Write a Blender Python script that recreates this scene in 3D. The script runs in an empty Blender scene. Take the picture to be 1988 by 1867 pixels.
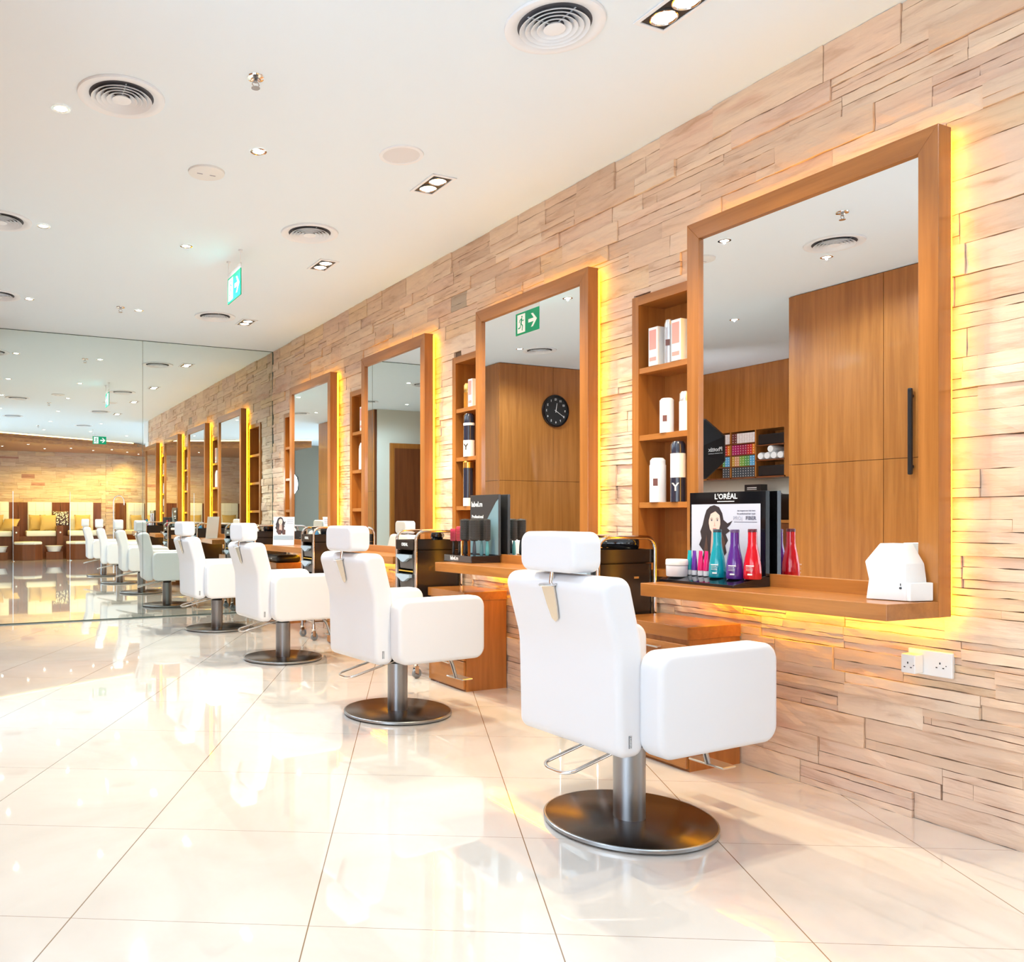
import bpy, bmesh, math, random
from mathutils import Vector, Matrix
PI = math.pi
S = bpy.context.scene
C = S.collection

# ------------------------------------------------------------------ camera, world, exposure
# room: x=0 stone wall (room at x<0), y runs along the wall away from the camera, z up
CAMX = -3.1145
cam = bpy.data.cameras.new('camera')
co = bpy.data.objects.new('camera', cam); C.objects.link(co); S.camera = co
co.location = (CAMX, 0, 1.1)
co.rotation_euler = (math.radians(90), 0, -math.radians(24.68))
cam.sensor_width = 36; cam.sensor_fit = 'HORIZONTAL'
cam.lens = 1610 / 1988 * 36
cam.shift_x = (994 - 695) / 1988
cam.shift_y = (1001.5 - 933.5) / 1988
cam.clip_start = 0.05; cam.clip_end = 100

w = bpy.data.worlds.new('daylight_sky'); S.world = w; w.use_nodes = True
w.node_tree.nodes['Background'].inputs[0].default_value = (0.78, 0.88, 1.0, 1)
w.node_tree.nodes['Background'].inputs[1].default_value = 1.8
S.view_settings.view_transform = 'Standard'; S.view_settings.look = 'None'
S.view_settings.gamma = 1; S.view_settings.use_curve_mapping = False
S.view_settings.exposure = EXPOSURE = 0.90

def lamp(name, kind, loc, energy, color, rot=(0, 0, 0), parent=None, **kw):
    l = bpy.data.lights.new(name, kind); l.energy = energy; l.color = color
    for k, v in kw.items(): setattr(l, k, v)
    o = bpy.data.objects.new(name, l); C.objects.link(o)
    o.location = loc; o.rotation_euler = rot
    if parent: o.parent = parent
    return o

# added fill lamp for an assumed shopfront, tilted up to brighten the ceiling
lamp('daylight_fill', 'AREA', (-5.80, 0.1, 1.5), 42, (0.74, 0.87, 1.0), Vector((-1, -0.45, -0.75)).to_track_quat('Z', 'Y').to_euler(), shape='RECTANGLE', size=2.4, size_y=4.2)
# added fill lamp for assumed side-room glazing, also aimed up at the ceiling
lamp('daylight_fill_side', 'AREA', (3.2, -1.0, 1.5), 35, (0.74, 0.87, 1.0), Vector((1, -0.2, -0.7)).to_track_quat('Z', 'Y').to_euler(), shape='RECTANGLE', size=2.4, size_y=3.0)

# ------------------------------------------------------------------ materials
MATS = {}
def mat(name, col, rough=0.5, metal=0.0, coat=0.0, emit=None, es=0.0, spec=0.5, alpha=1.0, trans=0.0):
    if name in MATS: return MATS[name]
    m = bpy.data.materials.new(name); m.use_nodes = True
    b = m.node_tree.nodes['Principled BSDF']
    b.inputs['Base Color'].default_value = (*col, 1)
    b.inputs['Roughness'].default_value = rough
    b.inputs['Metallic'].default_value = metal
    b.inputs['Coat Weight'].default_value = coat
    b.inputs['Coat Roughness'].default_value = 0.08
    b.inputs['Specular IOR Level'].default_value = spec
    b.inputs['Alpha'].default_value = alpha
    b.inputs['Transmission Weight'].default_value = trans
    if emit: b.inputs['Emission Color'].default_value = (*emit, 1); b.inputs['Emission Strength'].default_value = es
    MATS[name] = m
    return m
def nd(m, t, **kw):
    n = m.node_tree.nodes.new(t)
    for k, v in kw.items():
        if k in n.inputs: n.inputs[k].default_value = v
        else: setattr(n, k, v)
    return n
def lk(m, a, b): m.node_tree.links.new(a, b)
def ramp(m, stops):
    r = m.node_tree.nodes.new('ShaderNodeValToRGB'); e = r.color_ramp.elements
    while len(e) < len(stops): e.new(0.5)
    for i, (p, c) in enumerate(stops): e[i].position = p; e[i].color = (*c, 1)
    return r
def bsdf(m): return m.node_tree.nodes['Principled BSDF']
def grain(name, c0, c1, axis, rough=0.32, coat=0.35, sc=9.0):
    m = mat(name, c1, rough, coat=coat)
    tc = nd(m, 'ShaderNodeTexCoord'); mp = nd(m, 'ShaderNodeMapping')
    s = [sc, sc, sc]; s['xyz'.index(axis)] = sc * 0.05
    mp.inputs['Scale'].default_value = s
    lk(m, tc.outputs['Object'], mp.inputs['Vector'])
    n = nd(m, 'ShaderNodeTexNoise', Scale=2.2, Detail=7.0, Roughness=0.62, Distortion=0.4)
    lk(m, mp.outputs['Vector'], n.inputs['Vector'])
    mid = tuple((a + b) / 2 for a, b in zip(c0, c1))
    r = ramp(m, [(0.3, c0), (0.5, mid), (0.72, c1)])
    lk(m, n.outputs['Fac'], r.inputs['Fac']); lk(m, r.outputs['Color'], bsdf(m).inputs['Base Color'])
    return m
W0, W1 = (0.31, 0.102, 0.016), (0.50, 0.190, 0.040)
wood_v = grain('teak_veneer_upright', W0, W1, 'z')
wood_h = grain('teak_veneer_lengthwise', W0, W1, 'y')
wood_x = grain('teak_veneer_crosswise', W0, W1, 'x')
wood_dark = grain('walnut_veneer', (0.13, 0.035, 0.010), (0.22, 0.065, 0.02), 'z')
wood_dark_h = grain('walnut_veneer_flat', (0.13, 0.035, 0.010), (0.22, 0.065, 0.02), 'x')

paint = mat('white_ceiling_paint', (0.80, 0.91, 1.0), 0.85)
cream = mat('cream_wall_paint', (0.74, 0.73, 0.64), 0.8)
white_wall = mat('white_wall_paint', (0.88, 0.87, 0.86), 0.7)
leather = mat('white_leatherette', (0.76, 0.755, 0.775), 0.42, spec=0.35)
def leather_bump(m):
    tc = nd(m, 'ShaderNodeTexCoord'); n = nd(m, 'ShaderNodeTexNoise', Scale=420.0, Detail=2.0)
    b = nd(m, 'ShaderNodeBump', Strength=0.06, Distance=0.001)
    lk(m, tc.outputs['Object'], n.inputs['Vector']); lk(m, n.outputs['Fac'], b.inputs['Height']); lk(m, b.outputs['Normal'], bsdf(m).inputs['Normal'])
leather_bump(leather)
cream_leather = mat('ivory_upholstery', (0.86, 0.82, 0.70), 0.5)
chrome = mat('polished_chrome', (0.88, 0.88, 0.88), 0.07, 1.0)
steel = mat('brushed_column_steel', (0.36, 0.38, 0.41), 0.34, 1.0)
disc_top = mat('brushed_dark_plate', (0.14, 0.12, 0.11), 0.24, 1.0)
disc_rim = mat('grey_plate_rim', (0.42, 0.44, 0.46), 0.3, 1.0)
black_pl = mat('black_plastic', (0.012, 0.012, 0.014), 0.3)
black_gl = mat('black_gloss_acrylic', (0.006, 0.006, 0.008), 0.05, coat=0.5)
trolley_bk = mat('black_brown_trolley_shell', (0.020, 0.014, 0.012), 0.22)
grey_drawer = mat('smoke_grey_drawer', (0.085, 0.075, 0.07), 0.35)
lens_mat = mat('frosted_drawer_pull', (0.42, 0.52, 0.60), 0.2)
white_pl = mat('white_plastic', (0.86, 0.86, 0.85), 0.35)
mirror_m = mat('silver_mirror', (0.93, 0.94, 0.94), 0.0, 1.0)
mirror_far = mat('green_tinted_mirror', (0.83, 0.90, 0.87), 0.0, 1.0)
dark_edge = mat('mirror_cut_edge', (0.10, 0.16, 0.15), 0.3)
vent_w = mat('white_vent_metal', (0.84, 0.89, 0.95), 0.45)
vent_dark = mat('vent_throat', (0.10, 0.10, 0.115), 0.7)
gold_cloth = mat('gold_cushion_cloth', (0.55, 0.36, 0.12), 0.7)
bulb = mat('lamp_glow', (1, 0.95, 0.8), 0.5, emit=(1.0, 0.93, 0.78), es=14)
bulb_spot = mat('spot_reflector_glow', (1, 0.95, 0.8), 0.5, emit=(1.0, 0.95, 0.80), es=9)
led = mat('yellow_led_strip', (1, 0.7, 0.1), 0.5, emit=(1.0, 0.50, 0.01), es=6.5)
led_warm = mat('warm_cove_strip', (1, 0.8, 0.4), 0.5, emit=(1.0, 0.72, 0.28), es=9)
sign_green = mat('exit_sign_green', (0.0, 0.27, 0.12), 0.25, emit=(0.0, 0.45, 0.2), es=0.18)
sign_white = mat('exit_sign_white', (0.9, 0.95, 0.93), 0.25, emit=(0.9, 1, 0.95), es=0.2)
acrylic = mat('clear_acrylic', (0.95, 0.96, 0.96), 0.05, alpha=0.35)

def stone_mat():
    m = mat('split_sandstone', (0.7, 0.5, 0.35), 0.8)
    at = nd(m, 'ShaderNodeAttribute', attribute_name='Col')
    tc = nd(m, 'ShaderNodeTexCoord'); mp = nd(m, 'ShaderNodeMapping'); mp.inputs['Scale'].default_value = (1.6, 1.6, 11)
    lk(m, tc.outputs['Object'], mp.inputs['Vector'])
    n = nd(m, 'ShaderNodeTexNoise', Scale=2.0, Detail=8.0, Roughness=0.6, Distortion=0.6)
    lk(m, mp.outputs['Vector'], n.inputs['Vector'])
    r = ramp(m, [(0.28, (0.74, 0.62, 0.53)), (0.46, (0.98, 0.95, 0.92)), (0.62, (1.04, 1.02, 0.97)), (0.80, (1.1, 1.1, 1.08))])
    lk(m, n.outputs['Fac'], r.inputs['Fac'])
    mx = nd(m, 'ShaderNodeMix', data_type='RGBA', blend_type='MULTIPLY'); mx.inputs[0].default_value = 1.0
    lk(m, at.outputs['Color'], mx.inputs[6]); lk(m, r.outputs['Color'], mx.inputs[7])
    # rust stains, patches with a shape of their own
    n2 = nd(m, 'ShaderNodeTexNoise', Scale=1.1, Detail=3.0); mp2 = nd(m, 'ShaderNodeMapping'); mp2.inputs['Scale'].default_value = (1.2, 1.2, 6)
    lk(m, tc.outputs['Object'], mp2.inputs['Vector']); lk(m, mp2.outputs['Vector'], n2.inputs['Vector'])
    r2 = ramp(m, [(0.66, (0, 0, 0)), (0.74, (0.55, 0.55, 0.55))]); lk(m, n2.outputs['Fac'], r2.inputs['Fac'])
    mx2 = nd(m, 'ShaderNodeMix', data_type='RGBA'); lk(m, r2.outputs['Color'], mx2.inputs[0])
    lk(m, mx.outputs[2], mx2.inputs[6]); mx2.inputs[7].default_value = (0.62, 0.30, 0.20, 1)
    lk(m, mx2.outputs[2], bsdf(m).inputs['Base Color'])
    mp3 = nd(m, 'ShaderNodeMapping'); mp3.inputs['Scale'].default_value = (3, 3, 30); lk(m, tc.outputs['Object'], mp3.inputs['Vector'])
    n3 = nd(m, 'ShaderNodeTexNoise', Scale=1.6, Detail=9.0, Roughness=0.55); lk(m, mp3.outputs['Vector'], n3.inputs['Vector'])
    b = nd(m, 'ShaderNodeBump', Strength=0.4, Distance=0.010); lk(m, n3.outputs['Fac'], b.inputs['Height'])
    lk(m, b.outputs['Normal'], bsdf(m).inputs['Normal'])
    return m
stone = stone_mat()
mortar = mat('stone_backing', (0.20, 0.13, 0.08), 0.95)

def floor_mat():
    m = mat('polished_cream_porcelain', (0.8, 0.7, 0.6), 0.035, coat=0.5, spec=0.8)
    bsdf(m).inputs['Coat Roughness'].default_value = 0.02
    tc = nd(m, 'ShaderNodeTexCoord'); mp = nd(m, 'ShaderNodeMapping', vector_type='TEXTURE')
    T = 0.655
    mp.inputs['Location'].default_value = (-2.306, 2.0785, 0); mp.inputs['Rotation'].default_value = (0, 0, -math.radians(28.5)); mp.inputs['Scale'].default_value = (T, T, 1)
    lk(m, tc.outputs['Object'], mp.inputs['Vector'])
    sp = nd(m, 'ShaderNodeSeparateXYZ'); lk(m, mp.outputs['Vector'], sp.inputs[0])
    def line(sock, wd):
        a = nd(m, 'ShaderNodeMath', operation='FRACT'); lk(m, sock, a.inputs[0])
        s = nd(m, 'ShaderNodeMath', operation='SUBTRACT'); lk(m, a.outputs[0], s.inputs[0]); s.inputs[1].default_value = 0.5
        b = nd(m, 'ShaderNodeMath', operation='ABSOLUTE'); lk(m, s.outputs[0], b.inputs[0])
        g = nd(m, 'ShaderNodeMath', operation='GREATER_THAN'); lk(m, b.outputs[0], g.inputs[0]); g.inputs[1].default_value = 0.5 - wd / T / 2
        return g.outputs[0]
    l1 = line(sp.outputs['X'], 0.0035); l2 = line(sp.outputs['Y'], 0.0018)
    mxl = nd(m, 'ShaderNodeMath', operation='MAXIMUM'); lk(m, l1, mxl.inputs[0]); lk(m, l2, mxl.inputs[1])
    n = nd(m, 'ShaderNodeTexNoise', Scale=1.3, Detail=5.0, Roughness=0.6, Distortion=0.8); lk(m, tc.outputs['Object'], n.inputs['Vector'])
    r = ramp(m, [(0.3, (0.59, 0.525, 0.47)), (0.5, (0.65, 0.59, 0.535)), (0.75, (0.69, 0.64, 0.59))]); lk(m, n.outputs['Fac'], r.inputs['Fac'])
    mx = nd(m, 'ShaderNodeMix', data_type='RGBA'); lk(m, mxl.outputs[0], mx.inputs[0]); lk(m, r.outputs['Color'], mx.inputs[6]); mx.inputs[7].default_value = (0.22, 0.14, 0.08, 1)
    lk(m, mx.outputs[2], bsdf(m).inputs['Base Color'])
    return m
floor_m = floor_mat()

# ------------------------------------------------------------------ mesh helpers
def link(name, bm, m, parent=None, smooth=False, loc=None, rot=None, auto=None):
    me = bpy.data.meshes.new(name)
    bmesh.ops.recalc_face_normals(bm, faces=bm.faces[:])
    bm.to_mesh(me); bm.free()
    for mm in (m if isinstance(m, (list, tuple)) else [m]): me.materials.append(mm)
    if smooth:
        me.polygons.foreach_set('use_smooth', [True] * len(me.polygons))
        me.set_sharp_from_angle(angle=math.radians(auto or 40))
    o = bpy.data.objects.new(name, me); C.objects.link(o)
    if parent: o.parent = parent
    if loc: o.location = loc
    if rot: o.rotation_euler = rot
    return o
def box(bm, x0, x1, y0, y1, z0, z1, bev=0.0, seg=2, mi=0, M=None):
    vs = [bm.verts.new(p) for p in ((x0,y0,z0),(x1,y0,z0),(x1,y1,z0),(x0,y1,z0),(x0,y0,z1),(x1,y0,z1),(x1,y1,z1),(x0,y1,z1))]
    if M is not None:
        for v in vs: v.co = M @ v.co
    fs = [bm.faces.new([vs[i] for i in f]) for f in ((0,3,2,1),(4,5,6,7),(0,1,5,4),(1,2,6,5),(2,3,7,6),(3,0,4,7))]
    for f in fs: f.material_index = mi
    if bev:
        es = list({e for f in fs for e in f.edges})
        r = bmesh.ops.bevel(bm, geom=es, offset=bev, segments=seg, profile=0.5, affect='EDGES')
        for f in r['faces']: f.material_index = mi
    return vs
def prism(bm, pts, a0, a1, axis='y', bev=0.0, seg=3, mi=0, M=None):
    """pts: 2-D outline; extruded along axis (y: pts are x,z; z: pts are x,y; x: pts are y,z)"""
    def P(p, a):
        v = {'y': (p[0], a, p[1]), 'z': (p[0], p[1], a), 'x': (a, p[0], p[1])}[axis]
        return M @ Vector(v) if M is not None else v
    A = [bm.verts.new(P(p, a0)) for p in pts]; B = [bm.verts.new(P(p, a1)) for p in pts]
    n = len(pts); fs = [bm.faces.new(A), bm.faces.new(B[::-1])]
    for i in range(n): fs.append(bm.faces.new([A[i], B[i], B[(i+1) % n], A[(i+1) % n]]))
    for f in fs: f.material_index = mi
    if bev:
        es = list({e for f in fs for e in f.edges})
        bmesh.ops.recalc_face_normals(bm, faces=fs)
        bmesh.ops.bevel(bm, geom=es, offset=bev, segments=seg, profile=0.5, affect='EDGES')
def lathe(bm, prof, c=(0, 0, 0), n=32, mi=0, M=None, close=True):
    rings = []
    for r, z in prof:
        if r < 1e-6: rings.append([bm.verts.new((0, 0, z))])
        else: rings.append([bm.verts.new((r*math.cos(2*PI*k/n), r*math.sin(2*PI*k/n), z)) for k in range(n)])
    for a, b in zip(rings[:-1], rings[1:]):
        if len(a) == 1 and len(b) == 1: continue
        for k in range(n):
            k2 = (k + 1) % n
            if len(a) == 1: f = bm.faces.new([a[0], b[k2], b[k]])
            elif len(b) == 1: f = bm.faces.new([a[k], a[k2], b[0]])
            else: f = bm.faces.new([a[k], a[k2], b[k2], b[k]])
            f.material_index = mi
    if close:
        for rg in (rings[0], rings[-1]):
            if len(rg) > 2:
                try: f = bm.faces.new(rg); f.material_index = mi
                except Exception: pass
    T = Matrix.Translation(c)
    if M is not None: T = T @ M
    for rg in rings:
        for v in rg: v.co = T @ v.co
def tube(bm, pts, r, n=10, mi=0, closed=False, r1=None):
    pts = [Vector(p) for p in pts]; N = len(pts); rings = []; up = None
    for i, p in enumerate(pts):
        a = pts[(i-1) % N] if (i > 0 or closed) else p; b = pts[(i+1) % N] if (i < N-1 or closed) else p
        t = (b - a).normalized()
        if up is None: up = t.orthogonal().normalized()
        s = t.cross(up)
        if s.length < 1e-5: up = t.orthogonal(); s = t.cross(up)
        s.normalize(); up = s.cross(t).normalized()
        rr = r if r1 is None else r + (r1 - r) * i / (N - 1)
        rings.append([bm.verts.new(p + rr*(math.cos(2*PI*k/n)*up + math.sin(2*PI*k/n)*s)) for k in range(n)])
    for i in range(N if closed else N-1):
        A, B = rings[i], rings[(i+1) % N]
        for k in range(n):
            f = bm.faces.new([A[k], A[(k+1) % n], B[(k+1) % n], B[k]]); f.material_index = mi
    if not closed:
        for rg in (rings[0], rings[-1]): f = bm.faces.new(rg); f.material_index = mi
def arcpts(pts, r, n=5):
    """round the inner corners of a polyline"""
    pts = [Vector(p) for p in pts]; out = [pts[0]]
    for a, p, b in zip(pts[:-2], pts[1:-1], pts[2:]):
        u = (a-p).normalized(); v = (b-p).normalized()
        rr = min(r, (a-p).length*0.49, (b-p).length*0.49)
        A = p + u*rr; B = p + v*rr
        for k in range(n+1):
            t = k/n; out.append((1-t)**2*A + 2*t*(1-t)*p + t*t*B)
    out.append(pts[-1]); return out
def B(): return bmesh.new()
def tag(o, label, cat, group=None, kind=None):
    o['label'] = label; o['category'] = cat
    if group: o['group'] = group
    if kind: o['kind'] = kind
    return o
def struct(o): o['kind'] = 'structure'; return o
def thing(name, label, cat, loc=(0, 0, 0), rz=0.0, group=None):
    o = bpy.data.objects.new(name, None); C.objects.link(o); o.empty_display_size = 0.05
    o.location = loc; o.rotation_euler = (0, 0, rz)
    return tag(o, label, cat, group)
def dup(root, loc, rz=None, label=None, group=None):
    def cp(o, par):
        c = o.copy(); C.objects.link(c)
        if par: c.parent = par
        for ch in list(o.children): cp(ch, c)
        return c
    r = cp(root, None); r.location = loc
    if rz is not None: r.rotation_euler = (0, 0, rz)
    if label: r['label'] = label
    if group: r['group'] = group
    return r
def text_bm(s, size, bold=0.0, align='CENTER'):
    """bmesh of flat lettering in the local x-y plane"""
    cu = bpy.data.curves.new('lettering', 'FONT'); cu.body = s; cu.size = size; cu.align_x = align; cu.align_y = 'CENTER'
    cu.offset = bold; cu.extrude = 0.0004; cu.resolution_u = 2
    o = bpy.data.objects.new('lettering', cu); C.objects.link(o)
    bpy.context.view_layer.update()
    me = bpy.data.meshes.new_from_object(o.evaluated_get(bpy.context.evaluated_depsgraph_get()))
    bm = B(); bm.from_mesh(me)
    bpy.data.objects.remove(o); bpy.data.meshes.remove(me); bpy.data.curves.remove(cu)
    return bm
def lettering(s, size, m, parent, M, name='lettering', bold=0.0):
    bm = text_bm(s, size, bold); bmesh.ops.transform(bm, matrix=M, verts=bm.verts[:])
    return link(name, bm, m, parent)
def facing(origin, right, up):
    """matrix taking local x->right, y->up, z->outward normal"""
    r = Vector(right).normalized(); u = Vector(up).normalized(); n = r.cross(u)
    M = Matrix((r, u, n)).transposed().to_4x4(); M.translation = Vector(origin); return M

# ------------------------------------------------------------------ the shell
CZ = 2.995; YM = 9.10; YE = 1.50        # ceiling, far mirror wall, near end of the stone wall
bm = B(); box(bm, -6.7, 3.6, -8.2, YM + 0.3, -0.12, 0.0)
struct(link('floor', bm, floor_m))
bm = B(); box(bm, -6.7, 3.6, -8.2, YM + 0.3, CZ, CZ + 0.12)
struct(link('ceiling', bm, paint))

random.seed(7)
PAL = [((0.74, 0.545, 0.405), 6), ((0.78, 0.60, 0.46), 5), ((0.70, 0.51, 0.38), 3), ((0.76, 0.56, 0.43), 4), ((0.72, 0.525, 0.415), 2), ((0.80, 0.63, 0.49), 4), ((0.56, 0.30, 0.24), 0.30), ((0.50, 0.42, 0.34), 0.2), ((0.76, 0.56, 0.38), 1.8)]
def pick(dark=True):
    if not dark:
        while True:
            c = pick()
            if c[1] > 0.45 or random.random() < 0.12: return c
    t = random.random() * sum(p[1] for p in PAL)
    for c, wt in PAL:
        t -= wt
        if t <= 0: return c
    return PAL[0][0]
def bricks(name, O, U, Nrm, L, H, holes=(), depth=0.026, cell=0.045, hmin=0.080, hmax=0.122):
    """ledgestone cladding; O origin, U along, Nrm outwards into the room"""
    O = Vector(O); U = Vector(U).normalized(); Nrm = Vector(Nrm).normalized(); Z = Vector((0, 0, 1))
    bm = B(); cl = bm.loops.layers.float_color.new('Col')
    def put(u0, u1, z0, z1, d, col):
        for (h0, h1, k0, k1) in holes:
            if z0 < k1 - 1e-4 and z1 > k0 + 1e-4 and u0 < h1 and u1 > h0:
                if z1 > k1 + 0.015 and z0 < k1 - 0.015: put(u0, u1, k1, z1, d, col); z1 = k1
                if u0 < h0 - 0.01: put(u0, h0, z0, z1, d, col)
                if u1 > h1 + 0.01: put(h1, u1, z0, z1, d, col)
                return
        if u1 - u0 < 0.012 or z1 - z0 < 0.008: return
        d = max(d, 0.009); nu = max(1, int((u1-u0)/cell)); nz = max(1, int((z1-z0)/0.028))
        g = 0.0011; f = []
        for i in range(nu+1):
            row = []
            for j in range(nz+1):
                uu = u0+g+(u1-u0-2*g)*i/nu; zz = z0+g+(z1-z0-2*g)*j/nz
                edge = i in (0, nu) or j in (0, nz)
                dd = d + random.uniform(-0.0022, 0.0022) - (0.0035 if edge else 0)
                if j in (0, nz) and 0 < i < nu: zz += random.uniform(-0.0018, 0.0018)
                row.append(bm.verts.new(O + U*uu + Z*zz + Nrm*dd))
            f.append(row)
        fs = []
        for i in range(nu):
            for j in range(nz): fs.append(bm.faces.new([f[i][j], f[i+1][j], f[i+1][j+1], f[i][j+1]]))
        ring = [f[i][0] for i in range(nu+1)] + [f[nu][j] for j in range(1, nz+1)] + [f[i][nz] for i in range(nu-1, -1, -1)] + [f[0][j] for j in range(nz-1, 0, -1)]
        back = [bm.verts.new(v.co - Nrm*((v.co-O).dot(Nrm) + 0.001)) for v in ring]
        for k in range(len(ring)):
            k2 = (k+1) % len(ring); fs.append(bm.faces.new([ring[k], back[k], back[k2], ring[k2]]))
        kk = random.uniform(0.97, 1.03); c = tuple(min(1, x*kk) for x in col)
        for fc in fs:
            for lp in fc.loops: lp[cl] = (*c, 1)
    z = 0.0
    while z < H - 0.01:
        h = random.uniform(hmin, hmax)
        if z + h > H - 0.05: h = H - z
        u = -random.uniform(0, 0.3)
        while u < L:
            ln = random.uniform(0.20, 0.58); u0, u1 = max(0, u), min(L, u+ln); u += ln
            if u1 - u0 < 0.01: continue
            d = random.uniform(0.010, depth); col = pick(False); r = random.random()
            if r < 0.42: put(u0, u1, z, z+h, d, col)
            else:
                cuts = [random.uniform(0.3, 0.7)] if r < 0.75 else [random.uniform(0.22, 0.42), random.uniform(0.58, 0.8)]; cuts = [0] + cuts + [1]
                for a, b in zip(cuts[:-1], cuts[1:]):
                    dd = d + random.uniform(-0.006, 0.004); kk = random.uniform(0.94, 1.04); cc = tuple(c*kk for c in col) if random.random() < 0.93 else pick()
                    if random.random() < 0.3:
                        mid = random.uniform(u0, u1)
                        put(u0, mid, z+h*a, z+h*b, dd, cc); put(mid, u1, z+h*a, z+h*b, dd - 0.004, col)
                    else: put(u0, u1, z+h*a, z+h*b, dd, cc)
        z += h
    bm2 = bm
    me = bpy.data.meshes.new(name); bm2.to_mesh(me); bm2.free(); me.materials.append(stone)
    o = bpy.data.objects.new(name, me); C.objects.link(o); return o

PITCH = 1.789; FY = [1.746 + PITCH*k for k in range(4)]; FW = 1.105
NW = 0.460                                            # niche width
holes = [(FY[k]+FW - YE, FY[k]+FW+NW - YE, 0.80, 2.225) for k in range(4)]
wr = bricks('wall_right', (0, YE, 0), (0, 1, 0), (-1, 0, 0), YM - YE, CZ, holes)
struct(wr)
bm = B(); y = YE
for k in range(4):
    n0, n1 = FY[k]+FW, FY[k]+FW+NW
    box(bm, 0.0, 0.26, y, n0, 0, CZ); box(bm, 0.0, 0.26, n0, n1, 0, 0.80); box(bm, 0.0, 0.26, n0, n1, 2.225, CZ); box(bm, 0.22, 0.26, n0, n1, 0.80, 2.225); y = n1
box(bm, 0.0, 0.26, y, YM, 0, CZ)
link('backing', bm, mortar, wr)

# far wall: floor to ceiling mirror in panels
bm = B(); box(bm, -6.7, 0.3, YM + 0.012, YM + 0.25, 0, CZ)
wb = struct(link('wall_back', bm, white_wall))
for i, (x0, x1) in enumerate(((-1.487, -0.02), (-2.955, -1.491))):
    bm = B(); box(bm, x0, x1, YM, YM + 0.008, 0.012, CZ - 0.008)
    link('mirror_panel', bm, mirror_far, wb)
bm = B(); box(bm, -2.955, 0, YM + 0.009, YM + 0.011, 0.0, CZ)
link('mirror_backing', bm, dark_edge, wb)

# left side and rear of the salon (seen in the mirrors)
bm = B(); box(bm, -6.7, -6.34, 4.97, YM + 0.3, 0, CZ); box(bm, -6.7, -6.0, 2.35, 4.97, 0, CZ); box(bm, -6.3, -6.0, -2.6, 2.35, 0, 0.25); box(bm, -6.3, -6.0, -2.6, 2.35, 2.75, CZ)
struct(link('wall_left', bm, cream))
wf = B()
for yy in (-2.6, -0.95, 0.70, 2.30): box(wf, -6.08, -6.0, yy, yy+0.06, 0.25, 2.75)
box(wf, -6.08, -6.0, -2.6, 2.35, 0.25, 0.31); box(wf, -6.08, -6.0, -2.6, 2.35, 2.69, 2.75)
wn = struct(link('added_window_1', wf, mat('grey_window_frame', (0.35, 0.36, 0.37), 0.4, 0.6)))  # unseen shopfront glazing, added to give the left fill lamp an opening
bm = B(); box(bm, -6.05, -6.045, -2.55, 2.3, 0.31, 2.69)
link('glass_pane', bm, mat('window_glass', (0.95, 0.98, 1.0), 0.0, alpha=0.12), wn)
bm = B(); box(bm, -6.3, -4.7, -2.75, -2.6, 0, CZ); box(bm, -4.82, -4.7, -5.6, -2.6, 0, CZ)
struct(link('wall_front', bm, mat('grey_plaster', (0.30, 0.285, 0.235), 0.8)))
bm = B(); box(bm, -6.33, -3.56, 4.972, 4.99, 0, CZ)
wrc = struct(link('wall_recess', bm, cream))
# side room beyond the end of the stone wall
bm = B(); box(bm, 0.0, 0.26, YE-0.004, YE-0.001, 0, CZ); box(bm, 0.26, 3.6, YE-0.1, YE, 0, CZ); box(bm, 3.4, 3.6, -8.2, -2.6, 0, CZ); box(bm, 3.4, 3.6, -2.6, 0.6, 0, 0.3); box(bm, 3.4, 3.6, -2.6, 0.6, 2.75, CZ); box(bm, 3.4, 3.6, 0.6, YE, 0, CZ)
struct(link('wall_side', bm, white_wall))
bm = B(); box(bm, -0.02, 0.13, 1.18, YE-0.03, 0, 2.58, 0.005); box(bm, -0.02, 0.30, 1.0, YE-0.03, 2.58, CZ)
struct(link('trim_1', bm, white_wall))
bm = B()
for yy in (-2.6, -1.0, 0.54): box(bm, 3.4, 3.46, yy, yy+0.06, 0.3, 2.75)
wn2 = struct(link('added_window_2', bm, MATS['grey_window_frame']))  # unseen side-room glazing, added along with the second fill lamp
bm = B(); box(bm, 3.43, 3.435, -2.6, 0.6, 0.3, 2.75)
link('glass_pane', bm, MATS['window_glass'], wn2)

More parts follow.
